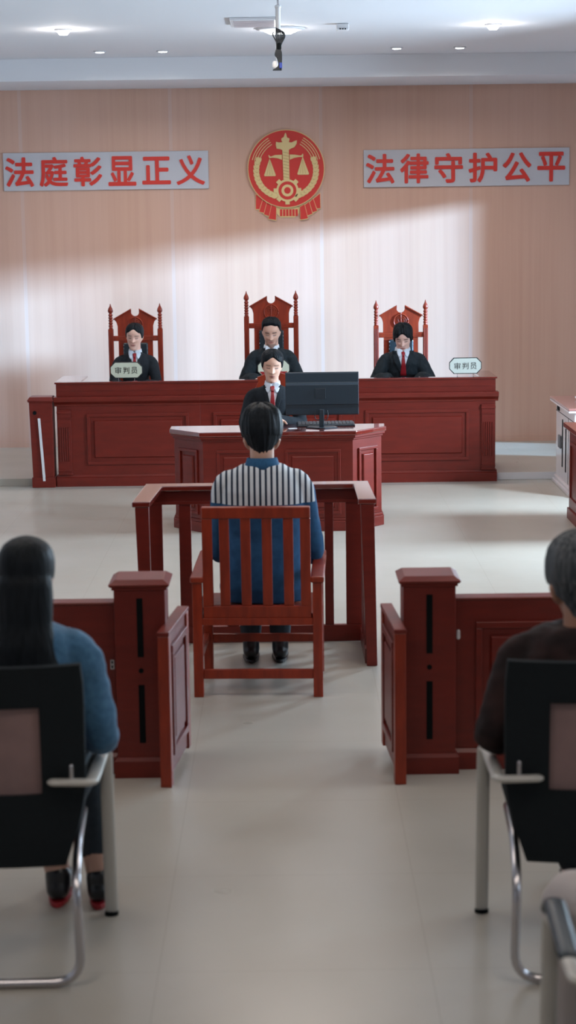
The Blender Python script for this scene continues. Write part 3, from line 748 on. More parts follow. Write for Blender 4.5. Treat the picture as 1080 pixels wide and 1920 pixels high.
for s in (-1, 1):
    bm = bmesh.new(); wlen = math.hypot(0.21, 0.235)
    raised_panel(bm, 0.055, wlen - 0.055, 0.12, 0.575, 0.0, -1, w=0.020, d=0.014)
    o = finish('side_panel', bm, 'wood', t, bevel=0.003)
    if s > 0: o.location = (0.515, 0, 0); o.rotation_euler = (0, 0, math.atan2(0.235, 0.21))
    else: o.location = (-0.735, 0.235, 0); o.rotation_euler = (0, 0, -math.atan2(0.235, 0.21))

# monitor seen from behind
t = thing('computer_monitor', 'large dark monitor seen from behind on the clerk desk', 'monitor', (0.245, 13.03, 0.704), math.radians(0))
bm = bmesh.new(); box(bm, -0.252, 0.262, 0.030, 0.046, 0.086, 0.388); finish('bezel', bm, 'black_plastic', t, bevel=0.004)
bm = bmesh.new(); box(bm, -0.240, 0.250, 0.0461, 0.0475, 0.10, 0.376); finish('screen', bm, 'screen', t)
bm = bmesh.new()
prism(bm, [(0.0299, 0.088), (0.016, 0.093), (0.014, 0.158), (0.008, 0.163), (0.006, 0.300), (0.022, 0.316), (0.024, 0.382), (0.0299, 0.386)], -0.250, 0.260, 'x')
back = finish('back_shell', bm, 'monitor_plastic', t, bevel=0.004)
bm = bmesh.new(); box(bm, -0.046, 0.030, 0.002, 0.0059, 0.205, 0.275); finish('vesa_recess', bm, 'monitor_plastic2', back, bevel=0.002)
bm = bmesh.new(); box(bm, -0.250, 0.260, 0.0122, 0.0136, 0.140, 0.160); finish('port_groove', bm, 'monitor_plastic2', back)
bm = bmesh.new(); box(bm, -0.017, 0.017, -0.004, 0.020, 0.008, 0.13); st = finish('stand_neck', bm, 'black_plastic', t, bevel=0.004)
bm = bmesh.new(); prism(bm, [(-0.085, 0.07), (0.085, 0.07), (0.11, -0.02), (0.02, -0.075), (-0.02, -0.075), (-0.11, -0.02)], 0.0, 0.008, 'z'); finish('stand_base', bm, 'black_plastic', t, bevel=0.002)
bm = bmesh.new()
tube(bm, smooth_path([(-0.045, 0.01, 0.12), (-0.048, 0.0, 0.075), (-0.03, 0.0, 0.055), (0.0, 0.004, 0.065)]), 0.003, seg=8)
tube(bm, smooth_path([(0.040, 0.01, 0.12), (0.044, 0.0, 0.08), (0.03, 0.0, 0.055), (0.01, 0.0, 0.06)]), 0.003, seg=8)
finish('cable', bm, 'cable', t, smooth=True)
# keyboard
t = thing('keyboard', 'black keyboard lying on the clerk desk behind the monitor foot', 'keyboard', (0.275, 13.16, 0.7045), math.radians(2))
bm = bmesh.new(); prism(bm, [(-0.062, 0.0), (0.062, 0.0), (0.062, 0.020), (-0.062, 0.010)], -0.205, 0.205, 'x'); finish('case', bm, 'black_plastic', t, bevel=0.003)
bm = bmesh.new()
for r in range(5):
    for k in range(15):
        y = -0.05 + r * 0.022; z = 0.0095 + (y + 0.06) * 0.08
        box(bm, -0.195 + k * 0.0262, -0.195 + k * 0.0262 + 0.022, y, y + 0.018, z, z + 0.009)
o = finish('keys', bm, 'grey_box', t); o['kind'] = 'stuff'
t = thing('paper_sheet', 'small white paper lying beside the clerk hand on the desk', 'paper', (0.04, 13.0, 0.7045), 0.2)
bm = bmesh.new(); box(bm, -0.03, 0.03, -0.02, 0.02, 0, 0.002); o = finish('sheet', bm, 'white_strip', t)

# clerk's chair: carved crest showing behind the head
t = thing('clerk_chair', 'dark red carved chair behind the clerk, curved crest beside her neck', 'chair', (-0.085, 13.78, 0))
bm = bmesh.new()
L_ = [(-0.20, 0.86), (-0.20, 0.885), (-0.165, 0.90), (-0.14, 0.925), (-0.125, 0.965), (-0.13, 1.00), (-0.05, 1.03)]
prism(bm, L_ + [(-x, z) for x, z in L_[::-1]], -0.012, 0.012); finish('crest', bm, 'chairwood', t, bevel=0.003)
for s in (-1, 1):
    bm = bmesh.new(); box(bm, s * 0.2 - 0.018, s * 0.2 + 0.018, -0.018, 0.018, 0, 0.8595); finish('post', bm, 'chairwood', t, bevel=0.003)
    bm = bmesh.new(); box(bm, s * 0.2 - 0.018, s * 0.2 + 0.018, -0.42, -0.384, 0, 0.40); finish('leg', bm, 'chairwood', t, bevel=0.003)
bm = bmesh.new(); box(bm, -0.18, 0.18, -0.01, 0.01, 0.47, 0.8595); finish('back_board', bm, 'chairwood', t, bevel=0.003)
bm = bmesh.new(); box(bm, -0.22, 0.22, -0.42, -0.0181, 0.405, 0.44); finish('seat', bm, 'chairwood', t, bevel=0.006)

# ------------------------------------------------------------------ dock railing around the accused (open towards the camera)
t = thing('dock_railing', 'dark red three-sided wooden dock railing in front of the seated accused', 'railing', (-0.165, 9.47, 0), math.radians(0.4))
# local: far side along x at y=0, wings run to y=-0.57
bm = bmesh.new()
prism(bm, [(-0.565, 0.05), (0.58, 0.05), (0.588, -0.57), (0.50, -0.57), (0.50, -0.055), (-0.475, -0.055), (-0.505, -0.57), (-0.592, -0.57)], 0.803, 0.829, 'z')
finish('handrail', bm, 'wood_top', t, bevel=0.005, seg=3)
bm = bmesh.new(); box(bm, -0.53, 0.545, -0.012, 0.018, 0.735, 0.802); box(bm, -0.53, 0.545, -0.020, -0.0121, 0.728, 0.745); finish('apron', bm, 'wood_h', t, bevel=0.002)
for s, xa, xb in ((-1, -0.562, -0.535), (1, 0.532, 0.562)):
    bm = bmesh.new(); box(bm, xa, xb, -0.55, -0.0205, 0.755, 0.802); finish('apron', bm, 'wood_h', t, bevel=0.002)
    bm = bmesh.new(); box(bm, xa, xb, -0.515, -0.03, 0.0, 0.075); finish('base_rail', bm, 'wood_h', t, bevel=0.002)
    for k in range(3):
        yk = -0.155 - k * 0.125
        bm = bmesh.new(); box(bm, xa + 0.002, xb - 0.002, yk - 0.03, yk + 0.03, 0.0755, 0.7545); finish('slat', bm, 'wood', t, bevel=0.002)
bm = bmesh.new(); box(bm, -0.53, 0.545, -0.016, 0.016, 0.0, 0.086); finish('base_rail', bm, 'wood_h', t, bevel=0.002)
for xx, w in ((-0.525, 0.088), (-0.365, 0.062), (-0.125, 0.062), (0.11, 0.062), (0.374, 0.045), (0.505, 0.088)):
    bm = bmesh.new(); box(bm, xx - w / 2, xx + w / 2, -0.011, 0.011, 0.0865, 0.7345); finish('slat', bm, 'wood', t, bevel=0.002)
for s, x0_ in ((-1, -0.570), (1, 0.520)):
    bm = bmesh.new()
    lean = 0.012 if s < 0 else 0.018
    frustum(bm, x0_ - 0.0 + lean, x0_ + 0.052 + lean, -0.568, -0.52, 0.0, x0_ - 0.008, x0_ + 0.058, -0.568, -0.52, 0.802); finish('leg', bm, 'wood', t, bevel=0.003)

# ------------------------------------------------------------------ accused's armchair (back towards the camera)
t = thing('slatted_armchair', 'orange-red wooden armchair with slatted back holding the accused', 'chair', (-0.145, 8.36, 0), math.radians(-2.4))
for s in (-1, 1):
    x = s * 0.275
    bm = bmesh.new(); box(bm, x - 0.022, x + 0.022, -0.022, 0.022, 0.0, 0.535); finish('leg', bm, 'chairwood', t, bevel=0.003)
    bm = bmesh.new(); box(bm, x - 0.022 - s * 0.006, x + 0.022 - s * 0.006, 0.46, 0.504, 0.0, 0.545); finish('leg', bm, 'chairwood', t, bevel=0.003)
    bm = bmesh.new(); prism(bm, [(-0.03, 0.5355), (-0.03, 0.565), (0.53, 0.59), (0.53, 0.558), (0.46, 0.5455)], x - 0.031, x + 0.031, 'x'); finish('armrest', bm, 'chairwood', t, bevel=0.008, seg=3)
    bm = bmesh.new(); box(bm, x - 0.012, x + 0.012, 0.0225, 0.4595, 0.155, 0.195); finish('stretcher', bm, 'chairwood', t, bevel=0.002)
    bm = bmesh.new(); box(bm, x - 0.013, x + 0.013, 0.0225, 0.4595, 0.335, 0.385); finish('seat_rail', bm, 'chairwood', t, bevel=0.002)
bm = bmesh.new(); box(bm, -0.2525, 0.2525, -0.012, 0.012, 0.085, 0.128); finish('stretcher', bm, 'chairwood', t, bevel=0.002)
bm = bmesh.new(); box(bm, -0.2465, 0.2465, 0.47, 0.494, 0.148, 0.186); finish('stretcher', bm, 'chairwood', t, bevel=0.002)
bm = bmesh.new(); box(bm, -0.2525, 0.2525, -0.02, 0.02, 0.338, 0.371); finish('seat_rail', bm, 'chairwood', t, bevel=0.002)
bm = bmesh.new(); box(bm, -0.2525, 0.2525, 0.0205, 0.50, 0.36, 0.385); finish('seat', bm, 'chairwood', t, bevel=0.004)
# reclined back: built flat then leaned
LEAN = math.radians(4)
def leaned(bm):
    for v in bm.verts:
        y, z = v.co.y, v.co.z - 0.371
        v.co.y = y * math.cos(LEAN) - z * math.sin(LEAN); v.co.z = 0.371 + y * math.sin(LEAN) + z * math.cos(LEAN)
BX = 0.246
bm = bmesh.new(); box(bm, -BX, BX, -0.016, 0.016, 0.838, 0.892); leaned(bm); finish('top_rail', bm, 'chairwood', t, bevel=0.006, seg=3)
bm = bmesh.new(); box(bm, -BX, BX, -0.014, 0.014, 0.3715, 0.428); leaned(bm); finish('bottom_rail', bm, 'chairwood', t, bevel=0.003)
for s in (-1, 1):
    bm = bmesh.new(); box(bm, s * BX - s * 0.046, s * BX, -0.014, 0.014, 0.4285, 0.8375) if s > 0 else box(bm, -BX, -BX + 0.046, -0.014, 0.014, 0.4285, 0.8375); leaned(bm); finish('stile', bm, 'chairwood', t, bevel=0.002)
for k in range(4):
    x = -0.1455 + k * 0.0970
    bm = bmesh.new(); box(bm, x - 0.0225, x + 0.0225, -0.009, 0.009, 0.4285, 0.8375); leaned(bm); finish('back_slat', bm, 'chairwood', t, bevel=0.003)

# ------------------------------------------------------------------ public barrier: posts, low walls and gates
def gate_post(x, y, w, d, label, group, pl=0.003, pr=0.013):
    t = thing('gate_post', label, 'post', (x, y, 0), 0, group)
    bm = bmesh.new(); box(bm, -w / 2, w / 2, -d / 2, d / 2, 0.0, 0.755); finish('shaft', bm, 'wood', t, bevel=0.003)
    bm = bmesh.new(); box(bm, -w / 2 - pl, w / 2 + pr, -d / 2 - 0.013, d / 2 + 0.001, 0, 0.068); frustum(bm, -w / 2 - pl, w / 2 + pr, -d / 2 - 0.013, d / 2 + 0.001, 0.068, -w / 2 - 0.004, w / 2 + 0.004, -d / 2 - 0.004, d / 2 + 0.0005, 0.082); finish('plinth', bm, 'wood', t)
    bm = bmesh.new(); cap_on(bm, w, d, 0.755); finish('cap', bm, 'wood', t, bevel=0.002)
    for z0, z1 in ((0.140, 0.375), (0.487, 0.722)):
        bm = bmesh.new(); box(bm, -0.012, 0.012, -d / 2 - 0.002, -d / 2 + 0.004, z0, z1); finish('slot', bm, 'slot', t)
    bm = bmesh.new(); disc(bm, 0.010, -d / 2 - 0.003, -d / 2 + 0.004, (0, 0.432), 16); finish('screw_cover', bm, 'slot', t)
    return t
gate_post(-0.584, 7.225, 0.20, 0.19, 'dark red slotted gate post on the left of the aisle', 'slotted gate posts', 0.013, 0.003)
gate_post(0.547, 7.225, 0.205, 0.19, 'dark red slotted gate post on the right of the aisle', 'slotted gate posts')
def low_wall(x0, x1, s, label):
    t = thing('low_partition', label, 'partition', ((x0 + x1) / 2, 7.22, 0)); cx = (x0 + x1) / 2; a, b = x0 - cx, x1 - cx
    bm = bmesh.new(); box(bm, a, b, -0.03, 0.04, 0.0, 0.685); finish('panel_board', bm, 'wood_h', t, bevel=0.002)
    bm = bmesh.new(); box(bm, a, b, -0.036, 0.046, 0.686, 0.696); finish('top_cap', bm, 'wood_h', t, bevel=0.003)
    bm = bmesh.new(); prism(bm, [(-0.045, 0), (-0.0305, 0), (-0.0305, 0.085), (-0.037, 0.085), (-0.045, 0.07)], a, b, 'x'); finish('plinth', bm, 'wood_h', t)
    p0, p1 = (a + 0.08, a + 1.3) if s > 0 else (b - 1.44, b - 0.17)
    while p0 > a and p1 < b + 0.01:
        bm = bmesh.new(); raised_panel(bm, p0, p1, 0.145, 0.600, -0.03, -1, w=0.026, d=0.014); finish('front_panel', bm, 'wood_h', t, bevel=0.003)
        p0 += s * 1.38; p1 += s * 1.38
    bm = bmesh.new()
    if s > 0: tube(bm, [(a + 0.012, -0.034, 0.535), (a + 0.012, -0.034, 0.562)], 0.007, seg=8, flat=0.5); finish('latch', bm, 'white_strip', t)
    else:
        box(bm, b - 0.020, b - 0.004, -0.034, -0.0301, 0.425, 0.465); lt_ = finish('latch', bm, 'chrome', t)
        bm = bmesh.new()
        for k in (0, 1): box(bm, b - 0.015, b - 0.009, -0.0352, -0.0341, 0.431 + k * 0.018, 0.441 + k * 0.018)
        finish('latch_hole', bm, 'slot', lt_)
low_wall(-4.15, -0.690, -1, 'dark red low partition behind the long-haired woman, left of the aisle')
low_wall(0.653, 3.55, 1, 'dark red panelled low partition beyond the grey-haired man, right of the aisle')
def gate(label, x_near, y_near, x_far, y_far, s):
    """open gate leaf seen edge-on; s=+1 its panelled face looks to +x"""
    t = thing('swing_gate', label, 'gate', (x_near, y_near, 0), 0, 'swing gates of the public barrier')
    ln = math.hypot(x_far - x_near, y_far - y_near); t.rotation_euler = (0, 0, math.atan2(-(x_far - x_near), y_far - y_near))
    # local: leaf runs along +y from 0 to ln, thickness along x
    bm = bmesh.new(); box(bm, -0.022, 0.022, 0.0, 0.05, 0.0, 0.600); finish('stile', bm, 'chairwood', t, bevel=0.003)
    bm = bmesh.new(); box(bm, -0.022, 0.022, ln - 0.05, ln, 0.03, 0.600); finish('stile', bm, 'chairwood', t, bevel=0.003)
    bm = bmesh.new(); box(bm, -0.014, 0.014, 0.0505, ln - 0.0505, 0.04, 0.600); finish('leaf_board', bm, 'wood', t, bevel=0.003)
    bm = bmesh.new(); box(bm, -0.024, 0.024, -0.003, ln + 0.003, 0.6005, 0.618); finish('top_rail', bm, 'wood_h', t, bevel=0.003)
    for sg in (s,):
        bm = bmesh.new()
        for a0, a1, b0, b1, dd in ((0.07, ln - 0.07, 0.52, 0.55, 0.012), (0.07, ln - 0.07, 0.11, 0.14, 0.012), (0.07, 0.10, 0.14, 0.52, 0.012), (ln - 0.10, ln - 0.07, 0.14, 0.52, 0.012), (0.13, ln - 0.13, 0.17, 0.49, 0.009)):
            xa, xb = sorted((sg * 0.0142, sg * (0.0142 + dd))); box(bm, xa, xb, a0, a1, b0, b1)
        finish('moulded_panel', bm, 'wood', t, bevel=0.003)
gate('open dark red swing gate hinged at the left aisle post', -0.486, 6.985, -0.434, 7.47, 1)
gate('open dark red swing gate hinged at the right aisle post', 0.424, 6.985, 0.396, 7.47, -1)

# ------------------------------------------------------------------ cabinet and desk at the right edge
t = thing('side_cabinet', 'cabinet paled by painted-on glare, on the platform at the right edge of the photo', 'cabinet', (2.20, 14.2, 0))
bm = bmesh.new(); box(bm, 0.0, 0.55, 0.0, 0.96, 0.055, 0.655); finish('body', bm, 'cabinet', t, bevel=0.003)
bm = bmesh.new(); prism(bm, [(-0.045, 0), (0.0, 0), (0.0, 0.0549), (-0.012, 0.0549), (-0.02, 0.03), (-0.045, 0.02)], 0, 0.96, 'y') if False else box(bm, -0.035, 0.55, -0.01, 0.96, 0.0, 0.03); box(bm, -0.018, 0.55, -0.005, 0.96, 0.0301, 0.0545); finish('plinth', bm, 'cabinet', t, bevel=0.006)
bm = bmesh.new(); box(bm, -0.05, 0.60, -0.03, 0.99, 0.656, 0.672); finish('moulding', bm, 'cabinet', t, bevel=0.004)
bm = bmesh.new(); box(bm, -0.05, 0.60, -0.03, 0.99, 0.6725, 0.692); finish('cabinet_top', bm, 'cabinet_top', t, bevel=0.005)
bm = bmesh.new(); box(bm, -0.004, 0.0, 0.78, 0.90, 0.59, 0.645); finish('dark_inset', bm, 'slot', t)
for yk, za, zb in ((0.62, 0.16, 0.54), (0.44, 0.14, 0.54), (0.2, 0.16, 0.54)):
    bm = bmesh.new(); box(bm, -0.004, 0.0, yk - 0.03, yk + 0.0, za, zb); finish('slot', bm, 'slot', t)
bm = bmesh.new(); box(bm, -0.012, 0.0, 0.66, 0.78, 0.30, 0.40); finish('socket_box', bm, 'grey_box', t, bevel=0.002)
bm = bmesh.new(); box(bm, -0.002, 0.0, 0.0, 0.96, 0.580, 0.584); box(bm, -0.002, 0.0, 0.30, 0.306, 0.06, 0.58); finish('joint_line', bm, 'slot', t)
t = thing('round_tray', 'grey-white round tray on the pale side cabinet', 'tray', (2.42, 14.85, 0.6925))
bm = bmesh.new(); lathe(bm, [(0.08, 0.0), (0.11, 0.004), (0.12, 0.022), (0.115, 0.022), (0.10, 0.007)], seg=32); finish('dish', bm, 'white_strip', t, smooth=True)
bm = bmesh.new(); lathe(bm, [(0.07, 0.0075), (0.06, 0.02), (0.02, 0.025)], seg=24); finish('dark_content', bm, 'slot', t, smooth=True)
t = thing('counsel_desk', 'dark red desk corner in front of the pale cabinet at the right edge', 'desk', (2.02, 12.5, 0))
bm = bmesh.new(); box(bm, -0.04, 0.75, -0.02, 0.80, 0.655, 0.690); finish('desk_top', bm, 'wood_top', t, bevel=0.006)
bm = bmesh.new(); box(bm, 0.0, 0.70, 0.0, 0.76, 0.08, 0.654); finish('body', bm, 'wood', t, bevel=0.003)
bm = bmesh.new(); box(bm, -0.012, 0.70, -0.012, 0.77, 0.0, 0.0795); finish('plinth', bm, 'wood', t, bevel=0.004)
bm = bmesh.new()
for a0, a1, b0, b1 in ((0.08, 0.68, 0.54, 0.565), (0.08, 0.68, 0.14, 0.165), (0.08, 0.105, 0.165, 0.54), (0.655, 0.68, 0.165, 0.54)): box(bm, -0.010, -0.0003, a0, a1, b0, b1)
finish('side_panel', bm, 'wood', t, bevel=0.002)

# ------------------------------------------------------------------ visitor chairs (facing +y)
def visitor_chair(label, loc, rz=0.0, pad=False):
    t = thing('visitor_chair', label, 'chair', loc, rz, 'black visitor chairs of the public seats')
    # origin on the floor below the rear tube
    # back shell: front/back sheets following a profile, with an opening
    prof = [(0.945, 0.0, 0.245), (0.93, 0.004, 0.250), (0.82, 0.022, 0.250), (0.70, 0.040, 0.248), (0.56, 0.060, 0.245), (0.46, 0.075, 0.225), (0.40, 0.085, 0.205), (0.325, 0.10, 0.180)]
    # z, y, half width ; bottom curves under the seat
    bm = bmesh.new()
    def sheet(bm, xa, xb, za, zb, th, oy=0.0, nx=6):
        zs_ = [za + (zb - za) * k / 10 for k in range(11)]
        def at(z):
            for (z0, y0, w0), (z1, y1, w1) in zip(prof, prof[1:]):
                if z0 >= z >= z1:
                    f = (z0 - z) / (z0 - z1); return y0 + (y1 - y0) * f, w0 + (w1 - w0) * f
            return (prof[0][1], prof[0][2]) if z > prof[0][0] else (prof[-1][1], prof[-1][2])
        fr, bk = [], []
        for z in zs_:
            y, w = at(z); r1, r2 = [], []
            for k in range(nx + 1):
                x = xa * w + (xb - xa) * w * k / nx
                yy_ = y + 0.035 * (abs(x) / 0.25) ** 2
                r1.append(bm.verts.new((x, yy_ + oy, z))); r2.append(bm.verts.new((x, yy_ + oy + th, z)))
            fr.append(r1); bk.append(r2)
        n = len(zs_) - 1
        for i in range(n):
            for k in range(nx):
                bm.faces.new((fr[i][k], fr[i][k + 1], fr[i + 1][k + 1], fr[i + 1][k])); bm.faces.new((bk[i][k + 1], bk[i][k], bk[i + 1][k], bk[i + 1][k + 1]))
            bm.faces.new((fr[i][0], fr[i + 1][0], bk[i + 1][0], bk[i][0])); bm.faces.new((fr[i + 1][nx], fr[i][nx], bk[i][nx], bk[i + 1][nx]))
        for k in range(nx):
            bm.faces.new((fr[0][k + 1], fr[0][k], bk[0][k], bk[0][k + 1])); bm.faces.new((fr[n][k], fr[n][k + 1], bk[n][k + 1], bk[n][k]))
    ow = 0.50
    sheet(bm, -1, -ow, 0.945, 0.325, 0.03); sheet(bm, ow, 1, 0.945, 0.325, 0.03)
    sheet(bm, -ow, ow, 0.945, 0.822, 0.03); sheet(bm, -ow, ow, 0.555, 0.325, 0.03)
    bmesh.ops.remove_doubles(bm, verts=bm.verts[:], dist=0.0005)
    finish('backrest', bm, 'mesh_black', t, smooth=False, bevel=0.010, seg=3)
    bm = bmesh.new(); sheet(bm, -ow * 1.02, ow * 1.02, 0.825, 0.550, 0.006, oy=0.012); finish('mesh_window', bm, 'mesh_rose', t)
    bm = bmesh.new(); box(bm, -0.215, 0.215, 0.155, 0.58, 0.395, 0.45); finish('seat', bm, 'mesh_black', t, bevel=0.025, seg=4)
    # rear sled tube
    bm = bmesh.new()
    p = arc_path([(-0.205, 0.46, 0.382), (-0.212, 0.15, 0.375), (-0.218, 0.0, 0.30), (-0.226, 0.0, 0.0145), (0.226, 0.0, 0.0145), (0.218, 0.0, 0.30), (0.212, 0.15, 0.375), (0.205, 0.46, 0.382)], 0.085, 8)
    tube(bm, p, 0.0135, seg=14); finish('sled_tube', bm, 'chrome', t, smooth=True)
    for s in (-1, 1):
        bm = bmesh.new()
        p = arc_path([(s * 0.275, 0.56, 0.0), (s * 0.272, 0.545, 0.545), (s * 0.268, 0.47, 0.560), (s * 0.268, 0.045, 0.596), (s * 0.16, 0.048, 0.598)], 0.03, 5)
        tube(bm, p, [0.0205] * len(p), seg=14, flat=0.55, up=(1, 0, 0)); finish('arm_frame', bm, 'dull_metal', t, smooth=True)
        if pad: bm = bmesh.new(); tube(bm, smooth_path([(s * 0.268, 0.555, 0.560), (s * 0.268, 0.51, 0.592), (s * 0.268, 0.42, 0.597), (s * 0.267, 0.20, 0.590)]), 0.027, seg=12, flat=0.5, up=(1, 0, 0)); finish('arm_pad', bm, 'black_plastic', t, smooth=True)
        bm = bmesh.new(); lathe(bm, [(0.022, 0.0), (0.022, 0.012)], s * 0.275, 0.561, 14); finish('foot_cap', bm, 'slot', t, smooth=True)
        bm = bmesh.new(); tube(bm, [(s * 0.21, 0.05, 0.60), (s * 0.21, 0.05, 0.645)], 0.006, seg=10); finish('bolt', bm, 'chrome', t, smooth=True)
    return t
vc = visitor_chair('black visitor chair holding the long-haired woman at the left edge', (-0.838, 5.10, 0), math.radians(1.5))
dup(vc, (0.858, 5.08, 0), math.radians(-1.5), 'black visitor chair holding the grey-haired man at the right edge')
visitor_chair('black-armed visitor chair cropped by the bottom right corner of the photo', (0.862, 3.66, 0), math.radians(-2), pad=True)
# ------------------------------------------------------------------ people
from mathutils.bvhtree import BVHTree
HT = [(-.1150, .012, .076, -.045), (-.1100, .023, .084, -.032), (-.1000, .033, .088, -.012), (-.0850, .043, .088, .010), (-.0650, .053, .086, .035), (-.0450, .060, .086, .057),
      (-.0200, .067, .086, .078), (.0000, .071, .085, .090), (.0250, .0745, .087, .098), (.0500, .0755, .088, .099), (.0750, .071, .080, .092), (.0950, .057, .062, .073), (.1080, .036, .038, .047), (.1140, .016, .016, .020), (.1150, .003, .003, .003)]
def ht(z):
    if z <= HT[0][0]: return HT[0][1:]
    for p, q in zip(HT, HT[1:]):
        if z <= q[0]:
            f = (z - p[0]) / (q[0] - p[0]); return tuple(p[i] + (q[i] - p[i]) * f for i in (1, 2, 3))
    return HT[-1][1:]
def G(x, s): return math.exp(-(x / s) ** 2)
def sstep(a, b, x):
    t = max(0.0, min(1.0, (x - a) / (b - a))); return t * t * (3 - 2 * t)
def head_pt(a, z, face=True):
    """a: azimuth, 0 = front (-y); z -0.115..0.115"""
    w, f, b = ht(z); yc = (b - f) / 2; hy = (b + f) / 2
    n = 2.25; c, s = math.cos(a), math.sin(a)
    x = w * math.copysign(abs(s) ** (2 / n), s); y = yc - hy * math.copysign(abs(c) ** (2 / n), c)
    if face and c > 0:
        ax = abs(x); k = 0.0
        if -.042 < z < .025: pr = (.022 - z) / .050 if z > -.028 else max(0, 1 - (-.028 - z) / .010); k += .021 * G(x, .0095 + .004 * max(pr, 0)) * max(0, min(1, pr)) ** 0.9
        k += .007 * G(x, .017) * G(z + .026, .007)
        k -= .0085 * G(ax - .030, .016) * G(z - .010, .011)
        k += .0045 * G(ax - .031, .011) * G(z - .006, .007)
        k += .0030 * G(ax - .028, .020) * G(z - .028, .006)
        k += .0050 * G(x, .021) * (G(z + .053, .0045) + 1.1 * G(z + .064, .0050)) - .002 * G(x, .022) * G(z + .0585, .002)
        k -= .0035 * G(x, .022) * G(z + .076, .006)
        k += .0040 * G(ax - .040, .016) * G(z + .020, .018)
        k += .0040 * G(x, .020) * G(z + .097, .012)
        y -= k
    return Vector((x, y, z))
def head_shell(bm, mat4, fn, na=72, zs=None):
    zs = zs or [-.115, -.112, -.107] + [-.100 + .0045 * k for k in range(44)] + [.1005, .1045, .1085, .1115, .1138, .1150]
    rings = []
    for z in zs: rings.append([bm.verts.new(mat4 @ fn(2 * PI * k / na, z)) for k in range(na)])
    for p, q_ in zip(rings, rings[1:]):
        for k in range(na): bm.faces.new((p[k], p[(k + 1) % na], q_[(k + 1) % na], q_[k]))
    bm.faces.new(rings[0][::-1]); bm.faces.new(rings[-1])
def hand(bm, wrist, d, nrm, side, curl=0.35, sc=1.0):
    """palm, four fingers and a thumb; d pointing from wrist to fingers, nrm out of the back of the hand"""
    d = Vector(d).normalized(); nrm = Vector(nrm); nrm = (nrm - d * nrm.dot(d)).normalized(); ac = d.cross(nrm) * side
    w = Vector(wrist)
    tube(bm, [w, w + d * .03 * sc, w + d * .085 * sc], [.024 * sc, .034 * sc, .038 * sc], seg=14, flat=.42, up=ac, cap=True)
    for i, (off, ln, r) in enumerate(((-.032, .070, .0080), (-.0108, .080, .0086), (.0108, .075, .0084), (.032, .058, .0074))):
        b = w + d * (.082 - .004 * abs(i - 1)) * sc + ac * off * sc
        pts = [b - d * .02, b]; a = curl * 0.5
        for f in (.45, .30, .25):
            dd = d * math.cos(a) - nrm * math.sin(a) + ac * (off * 1.2)
            pts.append(pts[-1] + dd.normalized() * ln * f * sc); a += curl
        tube(bm, pts, [r * sc, r * sc, r * .98 * sc, r * .9 * sc, r * .8 * sc], seg=10)
    b = w + d * .025 * sc - ac * .024 * sc
    tube(bm, [b, b + (d * .5 - ac * .75 - nrm * .3).normalized() * .035 * sc, b + (d * .5 - ac * .75 - nrm * .3).normalized() * .035 * sc + (d * .85 - ac * .35 - nrm * .3).normalized() * .045 * sc], [.013 * sc, .0105 * sc, .0085 * sc], seg=10)
TOR = [(0.00, .165, .120, .0), (.10, .172, .128, .0), (.30, .150, .112, -.004), (.48, .142, .104, -.004), (.68, .160, .112, -.002), (.82, .172, .110, .002), (.90, .165, .096, .005), (.955, .130, .080, .008), (.99, .088, .066, .008), (1.02, .060, .056, .006)]
